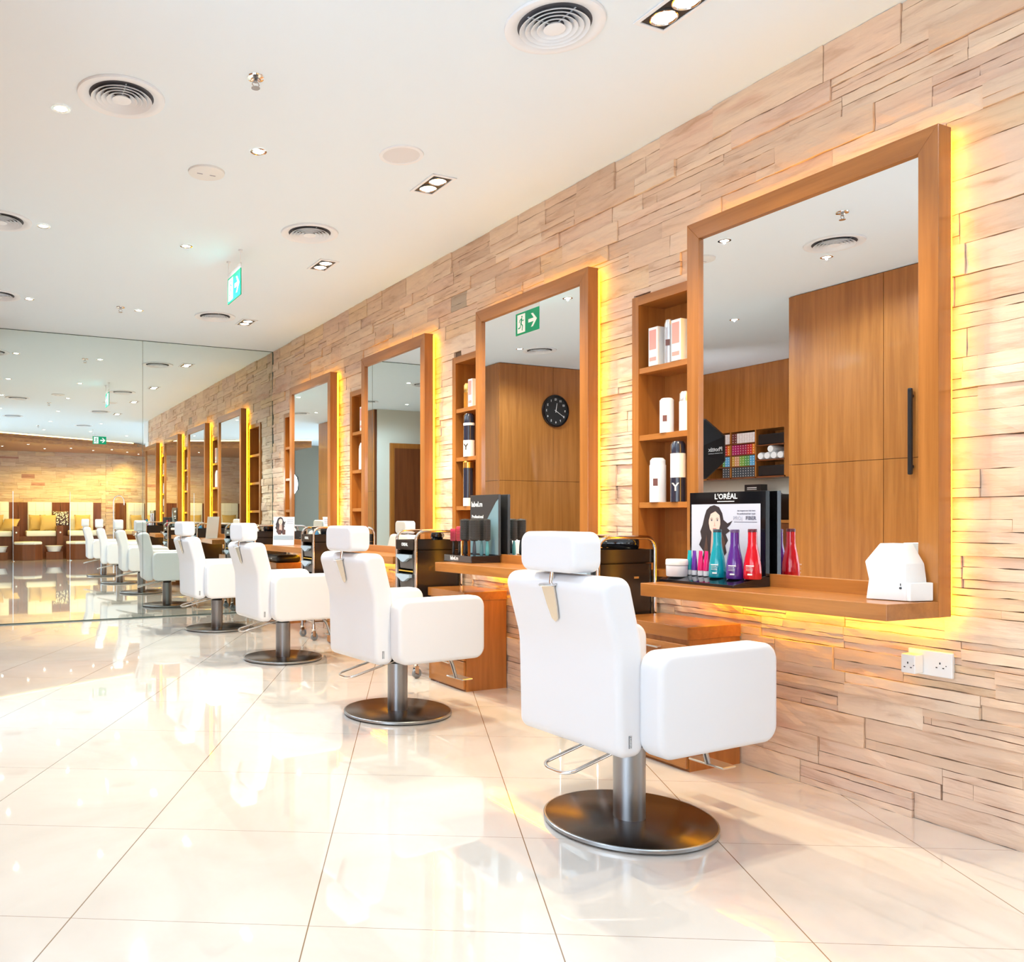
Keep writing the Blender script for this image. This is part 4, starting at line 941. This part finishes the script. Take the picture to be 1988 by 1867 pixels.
bm = B(); lathe(bm, [(0, 0), (0.205, 0), (0.208, 0.02), (0.200, 0.034), (0.186, 0.034), (0.182, 0.020), (0, 0.020)], n=64, M=M); cb = link('case', bm, black_gl, t, True)
bm = B(); lathe(bm, [(0.182, 0.0205), (0, 0.0205)], n=48, M=M, close=False); link('dial', bm, mat('matt_black_dial', (0.012, 0.012, 0.012), 0.5), t)
for k in range(12):
    a = 2*PI*k/12; nx, nz = 0.145*math.sin(a), 0.145*math.cos(a)
    lettering(str(12 if k == 0 else k), 0.038, white_pl, cb, facing((nx, -0.0215, nz), (1, 0, 0), (0, 0, 1)), 'numeral', bold=0.0006)
def hand(an, ln, wd, nm):
    bm = B(); Mh = Matrix.Translation((0, -0.0235, 0)) @ Matrix.Rotation(an, 4, 'Y') @ Matrix(((1, 0, 0, 0), (0, 0, -1, 0), (0, 1, 0, 0), (0, 0, 0, 1)))
    prism(bm, [(-wd, -0.02), (wd, -0.02), (wd*0.6, ln), (-wd*0.6, ln)], 0, 0.001, 'z', M=Mh); link(nm, bm, white_pl, t)
hand(math.radians(350), 0.10, 0.005, 'hour_hand'); hand(math.radians(240), 0.145, 0.0035, 'minute_hand')

# brown door in the recess side wall
bm = B(); box(bm, -5.0, -3.80, 4.991, 5.03, 0, 2.40); d1 = struct(link('door_1', bm, wood_v))
bm = B(); box(bm, -4.93, -3.88, 5.03, 5.045, 0.01, 2.31, 0.002, 1); link('door_leaf', bm, wood_dark, d1)
bm = B(); tube(bm, [(-4.85, 5.045, 1.05), (-4.85, 5.09, 1.05), (-4.74, 5.09, 1.05)], 0.008, 10); link('door_handle', bm, chrome, d1)

# recess: dark timber back wall with hair-colour rack
t = thing('colour_rack', 'dark wooden rack of pigeonholes in the recess, reflected in the nearest mirror', 'shelf unit')
XB = -6.33
bm = B()
box(bm, XB, XB+0.02, 4.995, 8.55, 0.0, CZ-0.003)   # timber wall lining
tl = link('timber_lining', bm, wood_v, t)
ya, yb = 6.94, 8.10
bm = B(); box(bm, XB+0.02, XB+0.36, 4.995, 8.549, 2.18, CZ-0.003); link('upper_bulkhead', bm, wood_v, t)
bm = B()
for y in (6.93, 7.345, 7.725, 8.10): box(bm, XB+0.02, XB+0.36, y, y+0.02, 1.575, 2.18)
box(bm, XB+0.02, XB+0.36, 4.995, 6.93, 1.575, 2.18); box(bm, XB+0.02, XB+0.36, 8.12, 8.549, 1.575, 2.18); link('upright', bm, wood_v, t)
ZR = (1.595, 1.738, 1.883, 2.03)
bm = B(); box(bm, XB+0.02, XB+0.36, 6.93, 8.12, 1.575, 1.595)
for z in ZR[1:]: box(bm, XB+0.02, XB+0.36, 7.36, 8.12, z-0.014, z-0.002)
for z in (1.80, 1.985): box(bm, XB+0.02, XB+0.36, 6.94, 7.36, z-0.014, z)
link('pigeonhole_board', bm, wood_dark_h, t)
bm = B(); box(bm, XB+0.02, XB+0.024, 5.0, 8.54, 1.33, 1.575); link('splashback', bm, cream, t)
bm = B(); box(bm, XB+0.02, XB+0.62, 5.0, 8.549, 1.02, 1.055); link('worktop', bm, wood_h, t)
bm = B(); box(bm, XB+0.02, XB+0.60, 5.0, 8.549, 0, 1.02); link('base_cupboard', bm, wood_dark, t)
rowcol = [('dark grey-ended', [(0.05, 0.06, 0.07)]), ('green, orange and blue-ended', [(0.55, 0.30, 0.03), (0.62, 0.30, 0.16), (0.20, 0.36, 0.05), (0.10, 0.30, 0.08), (0.10, 0.36, 0.60)]),
          ('magenta and red-ended', [(0.42, 0.01, 0.12), (0.35, 0.01, 0.06), (0.55, 0.02, 0.02), (0.75, 0.22, 0.01)]), ('white and burgundy-ended', [(0.16, 0.03, 0.03), (0.80, 0.68, 0.66), (0.82, 0.74, 0.72)])]
dot = mat('box_end_label', (0.75, 0.70, 0.66), 0.5)
protos = {}
for r, (nm, cols) in enumerate(rowcol):
    for gi, (g0, nb) in enumerate(((7.372, 9), (7.752, 3))):
        for i in range(nb):
            for j in range(4):
                f = 1 - i/8.0
                if r == 3: ci = 0 if i > 6 else 1 + (i + j) % 2
                elif r == 1: ci = min(4, int((1-i/9.0)*5)) if i < 9 else 0
                elif r == 2: ci = (3 if i == 0 else 2 if i < 3 else 1 if i < 6 else 0)
                else: ci = 0
                key = (r, ci)
                loc = (XB+0.21, g0 + 0.0385*i + 0.0175, ZR[r] + 0.0003 + 0.0315*j)
                if key not in protos:
                    tt = thing('hair_colour_box', '', 'box', loc)
                    bm = B(); box(bm, -0.13, 0.145, -0.0175, 0.0175, 0, 0.0305); link('carton', bm, mat('box_ink_%d_%d' % key, cols[ci], 0.5), tt)
                    bm = B(); box(bm, 0.1445, 0.1465, -0.005, 0.005, 0.011, 0.020); link('end_label', bm, dot, tt)
                    protos[key] = tt; o = tt
                else: o = dup(protos[key], loc)
                o['label'] = 'small %s hair colour box packed in the wooden wall rack' % nm
                o['group'] = '%s boxes in the colour rack' % nm
tw = thing('rolled_towel', 'rolled white towel in the middle pigeonhole of the wall rack', 'towel', (XB+0.21, 7.005, 1.8003), group='rolled towels in the wall rack')
bm = B(); lathe(bm, [(0, -0.12), (0.040, -0.12), (0.046, -0.10), (0.046, 0.13), (0.039, 0.148), (0.018, 0.145), (0.0, 0.150)], (0, 0, 0.0465), 22, M=Matrix.Rotation(PI/2, 4, 'Y')); link('roll', bm, white_pl, tw, True)
for y, z in ((7.0985, 1.80), (7.192, 1.80), (7.2855, 1.80), (7.145, 1.881)):
    dup(tw, (XB+0.21, y, z + 0.0003))
for z, lb in ((1.596, 'black storage bin in the lowest pigeonhole of the wall rack'), (1.986, 'black storage bin in the top pigeonhole of the wall rack')):
    bm = B(); box(bm, XB+0.05, XB+0.34, 6.955, 7.335, z, z+0.13, 0.01, 2); tag(link('storage_bin', bm, black_pl), lb, 'bin')
t = thing('black_carton', 'black box with pale lettering standing on the recess worktop', 'box', (XB+0.30, 7.40, 1.056))
bm = B(); box(bm, -0.06, 0.06, -0.12, 0.12, 0, 0.44, 0.002, 1); bx = link('box', bm, black_pl, t)
bm = B(); box(bm, 0.060, 0.0615, -0.06, 0.08, 0.395, 0.405); box(bm, 0.060, 0.0615, -0.06, 0.08, 0.375, 0.382); link('printed_line', bm, dot, bx)
t = thing('file_rack', 'row of dark binders standing at the right end of the recess worktop', 'binder rack', (XB+0.32, 7.0, 1.056))
for i in range(4):
    bm = B(); box(bm, -0.10, 0.10, -0.025+i*0.052, 0.018+i*0.052, 0, 0.31, 0.003, 1, M=Matrix.Rotation(0.05*i, 4, 'X')); link('binder', bm, [black_pl, grey_drawer, dot, black_pl][i], t)

# photographer's octagonal softboxes
def softbox(label, loc, dia, dirv, word=None, power=0):
    z = Vector(dirv).normalized(); x = Vector((0, 0, 1)).cross(z).normalized(); y = z.cross(x)
    t = thing('octagonal_softbox', label, 'softbox', loc)
    M = Matrix((x, y, z)).transposed().to_4x4(); R = dia/2
    bm = B(); lathe(bm, [(0.06, -0.42*dia), (0.10, -0.41*dia), (R*0.45, -0.33*dia), (R*0.97, -0.09*dia), (R, 0.0), (R, 0.05), (R*0.97, 0.05)], n=8, M=M @ Matrix.Rotation(PI/8, 4, 'Z'), close=False); sk = link('black_shell', bm, mat('black_nylon', (0.014, 0.014, 0.016), 0.55), t, True, auto=25)
    bm = B(); lathe(bm, [(R*0.97, 0.03), (0, 0.035)], n=8, M=M @ Matrix.Rotation(PI/8, 4, 'Z'), close=False); link('front_diffuser', bm, mat('softbox_diffuser', (0.9, 0.9, 0.9), 0.6, emit=(0.95, 0.97, 1.0), es=3.2), t)
    bm = B(); zc = -loc[2]
    tube(bm, [(-z.x*dia*0.42, -z.y*dia*0.42, -z.z*dia*0.42), (-z.x*dia*0.42, -z.y*dia*0.42, zc+0.5)], 0.016, 12)
    bx_, by_ = -z.x*dia*0.42, -z.y*dia*0.42
    for k in range(3):
        a = 2*PI*k/3+0.4; tube(bm, [(bx_, by_, zc+0.62), (bx_+0.42*math.cos(a), by_+0.42*math.sin(a), zc+0.012)], 0.011, 8)
    link('light_stand', bm, black_pl, t)
    if power: lamp('softbox_light', 'AREA', Vector(loc) + z*0.06, power, (1.0, 0.98, 0.98), M.to_euler(), shape='DISK', size=dia*0.95).rotation_euler = (M @ Matrix.Rotation(PI, 4, 'X')).to_euler()
    return t, M, sk
t, M, sk = softbox('black octagonal softbox seen from behind in the nearest mirror, lettered Phottix', (-4.55, 7.02, 1.86), 0.74, (-0.75, 0.62, 0.12), power=2)
FT = M @ facing((0.243 + 0.004, 0.0, -0.155 - 0.004), (-1, 0, -1), (0, 1, 0))
lettering('Phottix', 0.066, white_pl, sk, FT, bold=0.0015)
lettering('PHOTOGRAPHIC EQUIPMENT', 0.015, white_pl, sk, FT @ Matrix.Translation((0, -0.045, 0)))
softbox('lit octagonal softbox glowing white in the farthest mirror', (-4.28, -1.98, 1.93), 0.85, (0.72, 0.92, -0.10), power=4)

# ------------------------------------------------------------------ pedicure lounge behind the camera (seen in the end mirror)
pb = bricks('wall_lounge', (-4.7, -5.5, 0), (1, 0, 0), (0, 1, 0), 4.81, 2.9, cell=0.09)
struct(pb)
bm = B(); box(bm, -4.7, 0.11, -5.62, -5.5, 0, CZ); link('backing', bm, mortar, pb)
dv = Vector((1.23, -0.83, 0)).normalized()
pb2 = bricks('wall_lounge_angled', (0.11, -5.5, 0), dv, Vector((-dv.y, dv.x, 0)), 3.6, 2.9, cell=0.09)
struct(pb2)
bm = B(); nb = Vector((dv.y, -dv.x, 0))*0.1; a = Vector((0.11, -5.5, 0)); b = a + dv*3.6
prism(bm, [(a.x, a.y), (b.x, b.y), (b.x+nb.x, b.y+nb.y), (a.x+nb.x, a.y+nb.y)], 0, CZ, 'z'); link('backing', bm, mortar, pb2)
# wooden canopy, stepped edge
t = thing('wooden_canopy', 'wooden ceiling canopy with warm downlights above the pedicure seats, in the end mirror', 'canopy')
e0, e1 = Vector((-4.7, -1.07)), Vector((0.66, -3.80))
bm = B(); prism(bm, [tuple(e0), tuple(e1), (2.4, -6.9), (0.15, -5.46), (-4.69, -5.46)], 2.815, 2.835, 'z'); link('soffit', bm, wood_x, t)
dd = (e1-e0).normalized(); nn = Vector((-dd.y, dd.x))
def strip(off, z0, z1, ext, m, nm, th=0.02):
    a = e0 + nn*off; b = e1 + nn*off + dd*ext; c_ = b - nn*th; d_ = a - nn*th
    bm = B(); prism(bm, [tuple(a), tuple(b), tuple(c_), tuple(d_)], z0, z1, 'z'); return link(nm, bm, m, t)
strip(0.04, 2.88, 2.972, -0.02, wood_x, 'upper_fascia'); strip(0.10, 2.80, 2.885, 0.28, wood_x, 'lower_fascia', 0.10)
strip(0.0, 2.974, 2.984, -0.1, led_warm, 'cove_light', 0.015)
bm = B(); prism(bm, [tuple(e1), tuple(e1 + dd*0.02), (2.4, -6.88), (2.4, -6.9)], 2.815, CZ-0.01, 'z'); link('end_fascia', bm, wood_x, t)
cdl = None
for i, (x, y) in enumerate(((-2.55, -3.9), (-2.0, -3.1), (-1.55, -4.3), (-0.95, -3.9), (-0.35, -4.4), (0.05, -3.9), (0.55, -4.6), (0.95, -5.2))):
    if cdl is None: cdl = dup(dl0, (x, y, 2.815), label='small warm downlight set in the wooden canopy underside', group='downlights in the wooden canopy')
    else: dup(cdl, (x, y, 2.815))
    lamp('canopy_beam', 'SPOT', (x, y - 0.05, 2.795), 44, (1.0, 0.70, 0.17), (-0.30, 0, 0), spot_size=2.2, spot_blend=0.7, shadow_soft_size=0.04)

def pedicure(label, x, y, rz, cushions):
    """local: seat faces +y, back at y=-0.30..; origin on the floor below the backrest front"""
    t = thing('pedicure_bench', label, 'bench', (x, y, 0), rz)
    bm = B(); box(bm, -0.52, 0.52, -0.28, -0.10, 0, 1.46); link('back_board', bm, wood_dark, t)
    bm = B(); box(bm, -0.30, 0.30, -0.10, 0.02, 0.72, 1.475, 0.03, 3); bk = link('backrest', bm, cream_leather, t, True)
    bm = B()
    for xx in (-0.10, 0.10): tube(bm, [(xx, 0.021, 0.78), (xx, 0.021, 1.45)], 0.003, 6)
    for zz in (1.0, 1.22): tube(bm, [(-0.29, 0.021, zz), (0.29, 0.021, zz)], 0.003, 6)
    link('tufting_seam', bm, mat('seam_thread', (0.60, 0.55, 0.45), 0.7), bk)  # seam lines in a darker tone than the upholstery
    bm = B(); box(bm, -0.36, 0.36, -0.10, 0.62, 0.58, 0.72, 0.03, 3); link('seat_cushion', bm, cream_leather, t, True)
    bm = B(); box(bm, -0.52, 0.52, -0.10, 0.55, 0, 0.58); link('plinth', bm, wood_dark, t)
    bm = B(); box(bm, 0.365, 0.52, -0.10, 0.70, 0.0, 0.84, 0.004, 1); ar = link('arm_console', bm, wood_dark, t)
    bm = B(); lathe(bm, [(0, 0), (0.02, 0), (0.022, 0.02), (0, 0.025)], n=16, M=facing((0.45, 0.70, 0.68), (-1, 0, 0), (0, 0, 1))); link('control_knob', bm, white_pl, ar)
    return t
def footstool(label, x, y, rz=0.0):
    t = thing('octagonal_footstool', label, 'footstool', (x, y, 0), rz)
    o8 = [(0.36*math.cos(PI/8+k*PI/4), 0.36*math.sin(PI/8+k*PI/4)) for k in range(8)]
    bm = B(); prism(bm, o8, 0.0, 0.385, 'z', 0.004, 1); link('box', bm, wood_dark, t)
    bm = B(); prism(bm, [(a*0.97, b_*0.97) for a, b_ in o8], 0.386, 0.455, 'z', 0.02, 3); link('cushion', bm, cream_leather, t, True)
BL = ['pedicure bench seen only in the small reflected mirrors, farthest left', 'pedicure bench with leaning gold cushions at the left edge of the end mirror', 'pedicure bench with two gold cushions, middle of the end mirror', 'pedicure bench directly left of the reflected white chairs, with a gold cushion']
for (x, lb) in zip((-3.71, -2.66, -1.61, -0.56), BL): pedicure(lb, x, -5.14, 0, 1)
pedicure('pedicure bench on the angled stone wall, beside the curved chrome tap', 0.98, -5.72, math.atan2(dv.y, dv.x), 1)
footstool('octagonal wooden footstool with white pad, left of the two in the end mirror', -1.95, -4.15); footstool('octagonal wooden footstool with white pad beside the reflected white chairs', -0.72, -4.10)
footstool('octagonal wooden footstool in front of the angled bench', 0.60, -4.65, 0.3)
def basin(label, x, y):
    t = thing('foot_basin', label, 'basin', (x, y, 0))
    bm = B(); lathe(bm, [(0, 0.20), (0.15, 0.20), (0.20, 0.34), (0.22, 0.345), (0.20, 0.335), (0.16, 0.24), (0, 0.23)], n=28); link('bowl', bm, white_pl, t, True)
    bm = B(); box(bm, -0.20, 0.20, -0.16, 0.16, 0, 0.199); link('plinth', bm, wood_dark, t)
basin('white foot basin between the two octagonal footstools', -1.33, -4.22); basin('white foot basin at the left edge of the end mirror', -2.62, -4.2)
def cushion(label, x, y, z, rz, tilt, m, s=0.42):
    bm = B(); n = 10; top = []; bot = []
    def hgt(u, v): return 0.075*((1-u*u)*(1-v*v))**0.45
    for sg, L in ((1, top), (-1, bot)):
        for i in range(n+1):
            L.append([])
            for j in range(n+1):
                u, v = -1+2*i/n, -1+2*j/n; k = 1 - 0.08*(1-u*u) if abs(v) > 0.99 else 1; k2 = 1 - 0.08*(1-v*v) if abs(u) > 0.99 else 1
                L[-1].append(bm.verts.new((u*s/2*k2, sg*hgt(u, v), v*s/2*k + s/2)))
    for L in (top, bot):
        for i in range(n):
            for j in range(n): bm.faces.new([L[i][j], L[i+1][j], L[i+1][j+1], L[i][j+1]])
    bmesh.ops.remove_doubles(bm, verts=bm.verts[:], dist=0.0005)
    o = link('cushion', bm, m, smooth=True, loc=(x, y, z), rot=(tilt, 0, rz)); tag(o, label, 'cushion')
cushion('gold cushion upright on the middle bench, behind a second one', -1.68, -4.99, 0.722, 0.0, 0.16, gold_cloth)
cushion('gold cushion in front on the middle bench, right of the pair', -1.42, -4.82, 0.722, -0.1, 0.2, gold_cloth)
cushion('gold cushion on the bench left of the reflected white chairs', -0.55, -4.98, 0.722, 0.0, 0.18, gold_cloth)
cushion('gold cushion on the bench seen only in the small reflected mirrors', -3.71, -4.98, 0.722, 0.0, 0.18, gold_cloth)
cushion('gold cushion upright on the bench at the left edge', -2.70, -4.98, 0.722, 0.05, 0.18, gold_cloth)
cushion('gold cushion lying tilted on the bench at the left edge', -2.42, -4.70, 0.722, 0.5, 0.75, gold_cloth)
cushion('gold cushion on the angled bench', 0.98, -5.50, 0.722, math.atan2(dv.y, dv.x), 0.18, gold_cloth)
pm = mat('dark_patterned_cloth', (0.05, 0.02, 0.03), 0.7)
ck = nd(pm, 'ShaderNodeTexVoronoi', Scale=26.0, feature='F1'); tc = nd(pm, 'ShaderNodeTexCoord'); lk(pm, tc.outputs['Object'], ck.inputs['Vector'])
rr = ramp(pm, [(0.40, (0.80, 0.75, 0.62)), (0.50, (0.05, 0.02, 0.03))]); lk(pm, ck.outputs['Distance'], rr.inputs['Fac']); lk(pm, rr.outputs['Color'], bsdf(pm).inputs['Base Color'])
cushion('dark cushion with white pattern between two benches', -1.10, -4.93, 0.842, 0.0, 0.25, pm, 0.40)
def tap(label, x, y, h):
    t = thing('curved_tap', label, 'tap', (x, y, 0))
    pts = [(0, 0, 0.0), (0, 0, h-0.15)] + [(0.13-0.13*math.cos(a), 0, h-0.15+0.15*math.sin(a)) for a in [PI*k/10 for k in range(1, 11)]] + [(0.262, 0, h-0.24)]
    bm = B(); tube(bm, pts, 0.012, 10); link('pipe', bm, chrome, t, True, auto=70)
    bm = B(); lathe(bm, [(0.05, 0), (0.045, 0.02), (0, 0.022)], n=20); link('foot', bm, chrome, t)
tap('tall curved chrome tap beside the corner of the stone walls', 0.05, -3.62, 1.62)
for x, y, lb in ((-2.32, -3.5, 'thin chrome pole at the left of the pedicure seats'), (-1.02, -3.45, 'thin chrome pole between the pedicure seats')):
    bm = B(); tube(bm, [(0, 0, 0), (0, 0, 1.70)], 0.006, 8); lathe(bm, [(0.06, 0), (0.05, 0.015), (0, 0.02)], n=20); tag(link('chrome_pole', bm, chrome, loc=(x, y, 0)), lb, 'pole')
